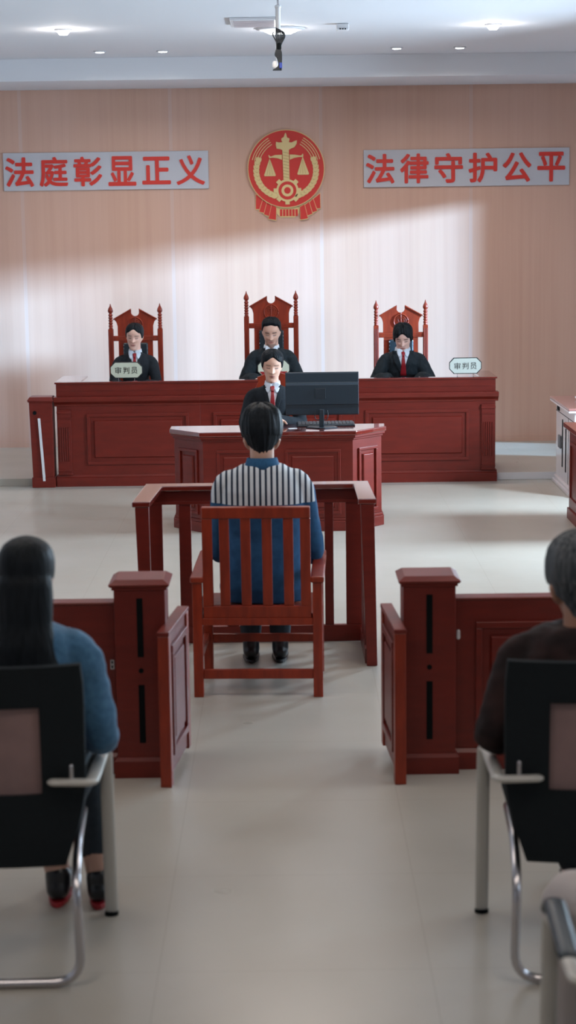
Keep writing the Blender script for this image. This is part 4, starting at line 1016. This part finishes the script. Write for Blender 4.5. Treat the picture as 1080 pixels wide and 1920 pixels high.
class Figure:
    def __init__(s, name, label, loc, rz, zs, top, lean=0.06, female=False, sw=.175, pitch=15, yaw=0, hs=1.0, head_fwd=0.03, hx=0.0,
                 elbows=None, wrists=None, handdir=(0, -1, 0), knees=None, ankles=None, voxel=.0045, skin=(0.56, 0.33, 0.24), lip=(.40, .14, .12), beard=0.0, brow=.8, neck=.270, roll=0, tw=1.0, shz=-.072, ear=(0, 0)):
        s.root = thing(name, label, 'person', loc, rz)
        s.tw = tw; s.zs, s.top, s.lean, s.female, s.sw, s.hs = zs, top, lean, female, sw, hs
        s.zp = zs + .015; s.zn = top - neck * hs; s.g = .92 if female else 1.0
        s.hc = Vector((hx, -lean - head_fwd, top - .118 * hs))
        s.HM = Matrix.Translation(s.hc) @ Matrix.Rotation(math.radians(yaw), 4, 'Z') @ Matrix.Rotation(math.radians(roll), 4, 'Y') @ Matrix.Rotation(math.radians(pitch), 4, 'X') @ Matrix.Scale(hs * (.96 if female else 1.0), 4)
        s.sh = [Vector((x * sw, s.yc(.9) , s.zn + shz)) for x in (-1, 1)]
        s.el = [Vector(e) for e in (elbows or [(-.25, -.14, zs + .24), (.25, -.14, zs + .24)])]
        s.wr = [Vector(w_) for w_ in (wrists or [(-.12, -.34, zs + .29), (.12, -.34, zs + .29)])]
        s.kn = [Vector(k) for k in (knees or [(-.11, -.43, zs + .055), (.11, -.43, zs + .055)])]
        s.an = [Vector(k) for k in (ankles or [(-.11, -.45, .09), (.11, -.45, .09)])]
        s.voxel, s.handdir = voxel, handdir
        bm = bmesh.new(); s.torso(bm, -.012)
        for i in (0, 1):
            s.arm(bm, i, [.045, .048, .040, .036, .026])
            hand(bm, s.wr[i], handdir if i == 0 else (-handdir[0], handdir[1], handdir[2]), (0, -.2, 1), -1 if i == 0 else 1, .35, .95 if not female else .86)
            s.leg(bm, i, .072, .052, .040)
            a = s.an[i]; tube(bm, [a + Vector((0, .02, -.03)), a + Vector((0, -.06, -.05)), a + Vector((0, -.13, -.058))], [.034, .034, .026], seg=12, flat=.9)
        nb = Vector((0, s.yc(1.0) + .006, s.zn - .05)); ne = s.HM @ Vector((0, .025, -.055))
        r = .056 if not female else .047
        tube(bm, [nb, nb.lerp(ne, .5), ne], [r * 1.08, r, r * 1.0], seg=20)
        head_shell(bm, s.HM, lambda a, z: head_pt(a, z))
        for sd in (-1, 1):
            p = [s.HM @ Vector((sd * (x + ear[0]), y, z + ear[1])) for x, y, z in ((.058, .004, -.042), (.066, .010, -.026), (.072, .016, -.004), (.070, .014, .010))]
            tube(bm, p, [.008 * hs, .014 * hs, .0165 * hs, .012 * hs], seg=12, flat=.62, up=(0, 1, 0))
        me = remeshed(bm, voxel, 2, .4)
        s.body = link_mesh('body', me, 'skin', s.root)
        at = me.attributes.new('tint', 'FLOAT_COLOR', 'POINT'); inv = s.HM.inverted()
        buf = []
        sk = Vector(skin); bw = Vector((.03, .024, .022)); lp = Vector(lip)
        for v in me.vertices:
            p = inv @ v.co; c = sk.copy(); ax = abs(p.x)
            if p.z > -.13 and p.y < -.03 and ax < .07:
                k = G(p.x, .021) ** 1 * sstep(.010, .0055, abs(p.z + .0585)) * (1 if ax < .023 else 0)
                c = c.lerp(lp, .95 * k)
                c = c.lerp(Vector((.05, .02, .02)), .55 * G(p.z + .0587, .0016) * (1 if ax < .022 else 0))
                bz = .0285 - .12 * max(0, ax - .035)
                c = c.lerp(bw, brow * G(p.z - bz, .0036 if female else .0048) * sstep(.010, .016, ax) * sstep(.052, .045, ax))
                ez_ = .0025 + .08 * abs(ax - .031)
                c = c.lerp(Vector((.025, .016, .016)), 1.0 * G(p.z - ez_, .0036) * sstep(.014, .019, ax) * sstep(.047, .042, ax))
                if beard:
                    k = beard * max(sstep(-.068, -.080, p.z), G(p.z + .046, .005) * G(p.x, .028), .7 * sstep(.030, .045, ax) * sstep(-.02, -.06, p.z))
                    c = c.lerp(Vector((.06, .045, .04)), k)
                c = c.lerp(Vector((.62, .26, .20)), .16 * G(ax - .040, .018) * G(p.z + .022, .016))
            buf += [c.x, c.y, c.z, 1.0]
        at.data.foreach_set('color', buf)
    def yc(s, t): return -s.lean * max(0, t) ** 1.3
    def torso(s, bm, grow, t1=1.03, top_cap=True, low=0.0):
        rings = []; na = 40; n = 2.35
        for t, w, d, yo in TOR:
            if t > t1: continue
            z = s.zp + low + (s.zn - s.zp - low) * t; w_, d_ = w * s.g * s.sw / .175 * (s.tw if t < .75 else 1 + (s.tw - 1) * .5 if t < .88 else 1) + grow, d * s.g + grow
            z += grow * (1.0 if t > .9 else 0)
            r = []
            for k in range(na):
                a = 2 * PI * k / na; c, sn = math.cos(a), math.sin(a)
                r.append(bm.verts.new((w_ * math.copysign(abs(sn) ** (2 / n), sn), s.yc(t) + yo - d_ * math.copysign(abs(c) ** (2 / n), c), z)))
            rings.append(r)
        for p, q_ in zip(rings, rings[1:]):
            for k in range(na): bm.faces.new((p[k], p[(k + 1) % na], q_[(k + 1) % na], q_[k]))
        bm.faces.new(rings[0][::-1]); bm.faces.new(rings[-1])
    def arm(s, bm, i, r, wrist_cut=0.0, seg=18):
        sh, el, wr = s.sh[i], s.el[i], s.wr[i]
        sx = -1 if i == 0 else 1
        root = Vector((sx * s.sw * .35, sh.y + .004, sh.z + .016))
        w2 = wr + (el - wr).normalized() * wrist_cut
        pts = smooth_path([root, sh, sh.lerp(el, .5) + Vector((sx * .006, 0, 0)), el, el.lerp(w2, .5), w2], 5)
        n = len(pts); rr = []
        ctrl = [r[0], r[1], (r[1] + r[2]) / 2, r[2], r[3], r[4]]
        for k in range(n):
            t = k / (n - 1) * 5; j = min(4, int(t)); rr.append(ctrl[j] + (ctrl[j + 1] - ctrl[j]) * (t - j))
        tube(bm, pts, rr, seg=seg)
    def leg(s, bm, i, r0, r1, r2):
        sx = -1 if i == 0 else 1
        h = Vector((sx * .085, -.02, s.zs + .075)); k, a = s.kn[i], s.an[i]
        pts = smooth_path([h, h.lerp(k, .5), k, k.lerp(a, .35) + Vector((0, .012, 0)), a], 5); n = len(pts); rr = []
        ctrl = [r0 * 1.05, r0, r1 * 1.05, r1, r2]
        for q_ in range(n):
            t = q_ / (n - 1) * 4; j = min(3, int(t)); rr.append(ctrl[j] + (ctrl[j + 1] - ctrl[j]) * (t - j))
        tube(bm, pts, rr, seg=16)
    def top_garment(s, name, mat, grow=.010, r=(.062, .062, .054, .048, .042), cut=.01, voxel=.007, collar=True, t1=.995, wrinkle=.0, low=0.0):
        bm = bmesh.new(); s.torso(bm, grow, t1=t1)
        for i in (0, 1): s.arm(bm, i, r, cut)
        me = remeshed(bm, voxel, 4, .5)
        if wrinkle:
            nrm = [v.normal.copy() for v in me.vertices]; out = []
            for v in me.vertices:
                nz = noise.noise(Vector((v.co.x * 9, v.co.y * 9, v.co.z * 16 + v.co.x * 10))) + .5 * noise.noise(Vector((v.co.x * 26, v.co.y * 26, v.co.z * 30)))
                out += list(v.co + nrm[v.index] * nz * wrinkle)
            me.vertices.foreach_set('co', out); me.update()
        s.garment = link_mesh(name, me, mat, s.root)
        s.bvh = BVHTree.FromPolygons([v.co.copy() for v in me.vertices], [tuple(p.vertices) for p in me.polygons])
        return s.garment
    def fy(s, x, z, off):
        h = s.bvh.ray_cast(Vector((x, -1, z)), Vector((0, 1, 0)))
        y = h[0].y if h[0] else s.yc(1) - .06
        return y - off
    def patch(s, name, rows, off, th, mat, parent=None):
        """rows: list of (z, xa, xb) from top to bottom; a thin cloth piece lying on the garment front"""
        bm = bmesh.new(); nx = 6; F, B = [], []
        for z, xa, xb in rows:
            f, b = [], []
            for k in range(nx + 1):
                x = xa + (xb - xa) * k / nx; y = s.fy(x, z, off); f.append(bm.verts.new((x, y, z))); b.append(bm.verts.new((x, y + th, z)))
            F.append(f); B.append(b)
        n = len(rows) - 1
        for i in range(n):
            for k in range(nx):
                bm.faces.new((F[i][k], F[i + 1][k], F[i + 1][k + 1], F[i][k + 1])); bm.faces.new((B[i][k + 1], B[i + 1][k + 1], B[i + 1][k], B[i][k]))
            bm.faces.new((F[i][0], B[i][0], B[i + 1][0], F[i + 1][0])); bm.faces.new((F[i][nx], F[i + 1][nx], B[i + 1][nx], B[i][nx]))
        for k in range(nx):
            bm.faces.new((F[0][k], F[0][k + 1], B[0][k + 1], B[0][k])); bm.faces.new((F[n][k], B[n][k], B[n][k + 1], F[n][k + 1]))
        return finish(name, bm, mat, parent or s.root, smooth=True)
    def shirt_front(s, depth=.20, half=.052, tie=True, lapel=.05, lapel_mat='suit', collar=True, notch=True):
        z0 = s.zn + .010; z1 = z0 - depth
        rows = []
        for k in range(11):
            t = k / 10; rows.append((z0 - depth * t, -half * (1 - t) - .002, half * (1 - t) + .002))
        sf = s.patch('shirt', rows, .004, .010, 'shirt')
        for sx in (-1, 1):
            rows = []
            for k in range(13):
                t = k / 12; z = z0 + .006 - (depth + .05) * t; xi = half * max(0, 1 - t * (depth + .05) / depth)
                wd = lapel * (0.35 + 1.1 * t if t < .45 and notch else (0.55 + .45 * math.sin(PI * min(1, t * 1.1))) * (1 - t * .55))
                xa, xb = sx * (xi - .002), sx * (xi + wd); rows.append((z, min(xa, xb), max(xa, xb)))
            s.patch('lapel', rows, .009, .009, lapel_mat, s.garment)
        if collar:
            r = .061 if not s.female else .052
            bm = bmesh.new(); c = Vector((0, s.yc(1.0) + .004, s.zn))
            pin = []
            for lvl, (rr, dz) in enumerate(((r + .008, -.012), (r + .006, .012), (r + .002, .032), (r - .003, .031), (r - .003, -.012))):
                pin.append([bm.verts.new((c.x + rr * math.sin(a), c.y - rr * 1.02 * math.cos(a) + .10 * dz, c.z + dz + .014 * (1 - math.cos(a)) / 2)) for a in [2 * PI * k / 32 for k in range(32)]])
            for p, q_ in zip(pin, pin[1:] + pin[:1]):
                for k in range(32): bm.faces.new((p[k], p[(k + 1) % 32], q_[(k + 1) % 32], q_[k]))
            finish('collar', bm, 'shirt', s.root, smooth=True)
            for sx in (-1, 1):
                rows = [(z0 + .022, sx * .012, sx * .046), (z0 + .008, sx * .006, sx * .052), (z0 - .012, sx * .009, sx * .053), (z0 - .035, sx * .020, sx * .044), (z0 - .050, sx * .030, sx * .034)]
                rows = [(z, min(a, b), max(a, b)) for z, a, b in rows]
                s.patch('collar_wing', rows, .013, .006, 'shirt')
        if tie:
            rows = [(z0 - .002, -.013, .013), (z0 - .012, -.017, .017), (z0 - .032, -.009, .009), (z0 - .036, -.011, .011)]
            s.patch('tie_knot', rows, .017, .010, 'tie')
            rows = [(z0 - .036 - (depth - .02) * t, -.010 - .016 * t, .010 + .016 * t) for t in [k / 8 for k in range(9)]]
            s.patch('tie', rows, .010, .006, 'tie')
    def trousers(s, mat='navy', r0=.086, r1=.066, r2=.056, hem=.05, voxel=.008):
        bm = bmesh.new()
        for i in (0, 1):
            a = s.an[i].copy(); s.an[i] = a + (s.kn[i] - a).normalized() * hem; s.leg(bm, i, r0, r1, r2); s.an[i] = a
        tube(bm, [(-.07, 0, s.zs + .085), (.07, 0, s.zs + .085)], [.090, .090], seg=18)
        tube(bm, [(0, 0, s.zs + .09), (0, -.005, s.zs + .17)], [.13, .13], seg=20, flat=.82, up=(1, 0, 0))
        return link_mesh('trousers', remeshed(bm, voxel, 3), mat, s.root)
    def shoes(s, mat='shoe', sole='shoe', sz=1.0):
        for i in (0, 1):
            a = s.an[i]; gz = 0.0
            bm = bmesh.new(); y = a.y
            tube(bm, [(a.x, y + .025, .052), (a.x, y - .03, .056), (a.x, y - .09, .046), (a.x, y - .165 * sz, .036)], [.038, .042, .042, .030], seg=16, flat=1.0, up=(1, 0, 0))
            tube(bm, [(a.x, y + .012, .05), (a.x, y + .010, .095)], [.040, .042], seg=16)
            for v in bm.verts:
                if v.co.z < .018: v.co.z = .018
            sh = link_mesh('shoe', remeshed(bm, .006, 2), mat, s.root)
            for v in sh.data.vertices: v.co.z = max(v.co.z, .0165)
            bm = bmesh.new()
            n = 20; pts = []
            for k in range(n):
                an = 2 * PI * k / n; px = .043 * math.sin(an); py = -.07 - .128 * math.cos(an) * sz
                px *= 1.0 if math.cos(an) > 0 else .86
                pts.append((a.x + px, y + py + .012))
            prism(bm, pts, .001, .0175, 'z'); finish('sole', bm, sole, sh, bevel=.003)
    def hair(s, mat, hl=(.068, .050, .000, -.035, -.070), thick=(.010, .024, .014, .014), strand=.004, sfreq=26, part=None, tuft=0.0, extra=None, frontlift=0.0, seed=0):
        """hl: hairline height at front, temple, ear, behind ear, nape; thick: front, top, side, back"""
        angs = [0, 45, 80, 110, 180]
        def zl(a):
            d = math.degrees(a); d = d if d <= 180 else 360 - d
            for (a0, h0), (a1, h1) in zip(zip(angs, hl), list(zip(angs, hl))[1:]):
                if d <= a1:
                    t = (d - a0) / (a1 - a0); t = t * t * (3 - 2 * t); return h0 + (h1 - h0) * t
            return hl[-1]
        C0 = Vector((0, .008, .015))
        def fn(a, z):
            p = head_pt(a, z, False)
            if math.cos(a) < 0.15 and z < 0 and hl[-1] < -.06:
                tt = sstep(.15, -.5, math.cos(a)); bb = .090 - .42 * min(-z, .05) - .28 * max(0, -z - .05); ww = max(ht(z)[0] * .96, .054 - .12 * max(0, -z - .05))
                q_ = Vector((ww * math.sin(a), -bb * math.cos(a), z)); p = p.lerp(q_, tt)
            m = sstep(zl(a) - .004, zl(a) + .010, z)
            c = math.cos(a); front, back = max(0, c), max(0, -c); side = 1 - abs(c)
            topk = sstep(.05, .11, z)
            th = (thick[0] * front + thick[3] * back + thick[2] * side) * (1 - topk) + thick[1] * topk
            n1 = noise.noise(Vector((math.sin(a) * sfreq * .25, c * sfreq * .25, z * 9 + seed))); n2 = noise.noise(Vector((math.sin(a) * sfreq, c * sfreq, z * 14 + seed)))
            th *= 1 - .75 * side * sstep(.01, -.05, z)
            th += strand * (1 - .6 * sstep(-.02, -.09, z)) * (n1 * 1.3 + n2 * .8)
            if tuft: th += tuft * sstep(.06, .11, z) * (0.5 + 0.5 * math.sin(a * 5 + seed)) 
            if frontlift: th += frontlift * front * sstep(.05, .09, z)
            if part is not None and c > -.2: th *= 1 - .55 * G(p.x - part, .004) * sstep(.05, .08, z)
            d = (p - C0).normalized()
            return p + d * (th * m - .007 * (1 - m))
        bm = bmesh.new(); head_shell(bm, s.HM, fn, na=96)
        for f in bm.faces: f.smooth = True
        if extra: extra(bm, s)
        if extra is long_fall: return link_mesh('hair', remeshed(bm, .006, 12, .5), mat, s.root)
        return finish('hair', bm, mat, s.root, smooth=True)

def bun(bm, s):
    c = s.HM @ Vector((0, .118, .0))
    bmesh.ops.create_uvsphere(bm, u_segments=20, v_segments=14, radius=.034, matrix=Matrix.Translation(c) @ Matrix.Scale(1.1, 4))
def side_locks(bm, s):
    for sd in (-1, 1):
        tube(bm, [s.HM @ Vector((sd * .072, .01, .04)), s.HM @ Vector((sd * .083, .008, .0)), s.HM @ Vector((sd * .080, .014, -.035))], [.016, .013, .005], seg=10, flat=.6, up=(0, 1, 0))
def long_fall(bm, s):
    # long straight hair falling over the back
    na = 40; rings = []; hc = s.hc
    prof = [(.045, .045, .045, .040), (.0, .080, .060, .048), (-.06, .083, .062, .052), (-.12, .080, .052, .065), (-.18, .088, .044, .088), (-.26, .110, .036, .105), (-.36, .128, .030, .110), (-.47, .120, .024, .108), (-.55, .095, .016, .106)]
    fine = []
    for (a, b) in zip(prof, prof[1:]):
        for k in range(4): t = k / 4; fine.append(tuple(a[i] + (b[i] - a[i]) * t for i in range(4)))
    fine.append(prof[-1])
    for dz, w, d, yo in fine:
        r = []
        for k in range(na):
            a = 2 * PI * k / na; st = 1 + .05 * noise.noise(Vector((math.sin(a) * 9, math.cos(a) * 9, dz * 2)))
            r.append(bm.verts.new((hc.x + w * math.sin(a) * st, hc.y + yo + .006 - d * math.cos(a) * st, hc.z + dz)))
        rings.append(r)
    for p, q_ in zip(rings, rings[1:]):
        for k in range(na): bm.faces.new((p[k], p[(k + 1) % na], q_[(k + 1) % na], q_[k]))
    bm.faces.new(rings[0][::-1]); bm.faces.new(rings[-1])

# left judge: woman with pulled-back hair, black suit
f = Figure('person', 'person in black suit and red tie seated behind the left name plate, hair pulled back', (-1.288, 16.02, PZ), 0, .455, 1.226, lean=.05, female=True, sw=.135, pitch=12, yaw=-4, hs=.97, roll=3,
           elbows=[(-.185, -.12, .70), (.185, -.12, .70)], wrists=[(-.12, -.33, .735), (.12, -.33, .735)], skin=(.76, .46, .36))
f.top_garment('suit_jacket', 'suit', .008, (.048, .050, .044, .038, .034), wrinkle=.002); f.shirt_front(.17, .046, lapel=.045)
f.trousers(); f.shoes(); f.hair('hair', (.082, .048, -.012, -.03, -.055), (.005, .010, .009, .012), .0012, part=.002, extra=bun)
# middle judge: man with swept back hair, black robe
f = Figure('person', 'bearded person in black robe looking down in the tallest middle chair', (-.122, 16.02, PZ), 0, .455, 1.250, lean=.07, sw=.142, pitch=18, yaw=-2, hs=1.0, neck=.262,
           elbows=[(-.225, -.10, .715), (.225, -.10, .715)], wrists=[(-.13, -.30, .74), (.13, -.30, .74)], skin=(.66, .39, .29), beard=.65, brow=1.0)
f.top_garment('robe', 'black_cloth', .012, (.056, .060, .062, .066, .070), cut=.05, wrinkle=.006); f.shirt_front(.10, .050, tie=False, lapel=.05, lapel_mat='black_cloth', notch=False)
f.trousers(); f.shoes(); f.hair('hair', (.090, .078, .018, -.03, -.06), (.008, .018, .007, .012), .004, frontlift=.010, seed=3)
# right judge: younger man, fringe, robe open over shirt and tie
f = Figure('person', 'person with fringe in black robe and red tie, head bowed, in the right chair', (.995, 16.02, PZ), 0, .455, 1.190, lean=.10, sw=.140, pitch=26, yaw=-6, hs=.97, neck=.245,
           elbows=[(-.225, -.12, .700), (.225, -.12, .700)], wrists=[(-.13, -.32, .735), (.13, -.32, .735)], skin=(.74, .46, .38), brow=.9)
f.top_garment('robe', 'black_cloth', .011, (.054, .058, .062, .066, .070), cut=.05, wrinkle=.006); f.shirt_front(.19, .058, lapel=.06, lapel_mat='black_cloth', notch=False)
f.trousers(); f.shoes(); f.hair('hair', (.076, .030, -.030, -.04, -.065), (.008, .018, .013, .014), .005, part=-.012, seed=7, extra=side_locks)
# clerk
f = Figure('person', 'person in black suit and red tie seated behind the clerk desk beside the monitor', (-.100, 13.50, 0), 0, .442, 1.232, lean=.06, female=True, sw=.142, pitch=14, yaw=2, hs=1.0, roll=2, voxel=.004,
           elbows=[(-.200, -.13, .70), (.200, -.13, .70)], wrists=[(-.10, -.30, .745), (.04, -.30, .745)], skin=(.66, .39, .29))
f.top_garment('suit_jacket', 'suit', .008, (.048, .051, .046, .040, .036), wrinkle=.002); f.shirt_front(.22, .050, lapel=.045)
f.trousers(); f.shoes(); f.hair('hair', (.082, .046, -.015, -.03, -.055), (.005, .011, .010, .012), .0012, part=.002, extra=bun)
# the accused, seen from behind
f = Figure('person', 'person seen from behind in blue uniform with black-and-white striped yoke, in the slatted armchair', (-.117, 8.62, 0), PI, .389, 1.300, lean=-.02, sw=.172, pitch=8, yaw=0, hs=1.03, head_fwd=.03, neck=.250, tw=1.18, shz=-.088, ear=(.004, -.018), voxel=.005,
           elbows=[(-.235, -.08, .615), (.210, -.10, .62)], wrists=[(-.13, -.33, .56), (.12, -.33, .56)], knees=[(-.075, -.44, .46), (.075, -.44, .46)], ankles=[(-.070, -.435, .09), (.075, -.435, .09)], skin=(.50, .29, .21))
f.top_garment('uniform_shirt', 'uniform', .010, (.054, .056, .052, .048, .044), wrinkle=.003)
bm = bmesh.new(); c = Vector((0, f.yc(1.0) + .010, f.zn)); pin = []
for rr, dz in ((.088, -.030), (.080, .000), (.070, .030), (.064, .030), (.072, -.020)):
    pin.append([bm.verts.new((c.x + rr * math.sin(a), c.y - rr * .95 * math.cos(a), c.z + dz + .010 * (1 - math.cos(a)) / 2)) for a in [2 * PI * k / 36 for k in range(36)]])
for p, q_ in zip(pin, pin[1:] + pin[:1]):
    for k in range(36): bm.faces.new((p[k], p[(k + 1) % 36], q_[(k + 1) % 36], q_[k]))
M['uniform_blue'] = noisy('uniform_blue', (0.010, 0.065, 0.15), (0.018, 0.095, 0.20), nscale=20, rough=.9)
finish('collar', bm, 'uniform_blue', f.root, smooth=True)
f.trousers('navy', .084, .064, .052); f.shoes('shoe'); f.hair('hair', (.066, .046, .000, -.045, -.113), (.018, .024, .021, .018), .005, tuft=.010, seed=11)
# long-haired woman in the left foreground
f = Figure('person', 'long-haired person in blue denim jacket seen from behind at the left edge', (-.770, 5.37, 0), PI, .452, 1.268, lean=.00, female=True, sw=.150, shz=-.080, pitch=6, hs=1.0, head_fwd=.02, voxel=.006, neck=.262,
           elbows=[(-.205, -.02, .67), (.180, -.02, .68)], wrists=[(-.12, -.27, .60), (.12, -.27, .60)], knees=[(-.10, -.43, .50), (.06, -.43, .50)], ankles=[(-.145, -.40, .09), (-.01, -.42, .09)], skin=(.52, .31, .24))
f.top_garment('denim_jacket', 'denim', .012, (.054, .057, .054, .050, .042), wrinkle=.007)
f.trousers('navy', .084, .064, .050, hem=.09); f.shoes('shoe', 'red_sole'); f.hair('hair', (.068, .050, -.06, -.10, -.113), (.010, .014, .012, .012), .0015, extra=long_fall)
# grey-haired man in the right foreground
f = Figure('person', 'grey-haired person in dark brown jacket seen from behind at the right edge', (.860, 5.36, 0), PI, .452, 1.252, lean=.01, sw=.178, ear=(.004, -.012), shz=-.080, pitch=6, yaw=0, hs=1.14, head_fwd=.02, voxel=.006, neck=.238, knees=[(-.16, -.42, .505), (.02, -.42, .505)], ankles=[(-.22, -.40, .09), (-.05, -.38, .09)],
           elbows=[(-.245, .00, .66), (.255, -.01, .665)], wrists=[(-.13, -.27, .60), (.14, -.27, .60)], skin=(.42, .22, .15))
f.top_garment('jacket', 'brown_coat', .018, (.060, .062, .060, .056, .050), wrinkle=.009)
f.trousers('suit', .086, .066, .052); f.shoes(); f.hair('hair_grey', (.070, .050, .000, -.040, -.110), (.012, .018, .018, .016), .004, seed=5)
# a fourth visitor mostly outside the frame: only a pale knee shows above the arm of the last chair
f = Figure('person', 'person cropped by the right edge, pale trouser knee above the last chair arm', (.955, 3.93, 0), PI, .452, 1.25, lean=.01, sw=.15, voxel=.008, elbows=[(-.17, .0, .66), (.17, .0, .66)], wrists=[(-.10, -.20, .60), (.08, -.20, .60)], knees=[(-.10, -.40, .52), (.27, -.43, .535)], ankles=[(-.10, -.45, .09), (.28, -.47, .09)])
f.top_garment('jacket', 'suit', .014, voxel=.009); f.trousers('pale_cloth'); f.shoes('pale_blue_shoe', 'white_strip'); f.hair('hair')
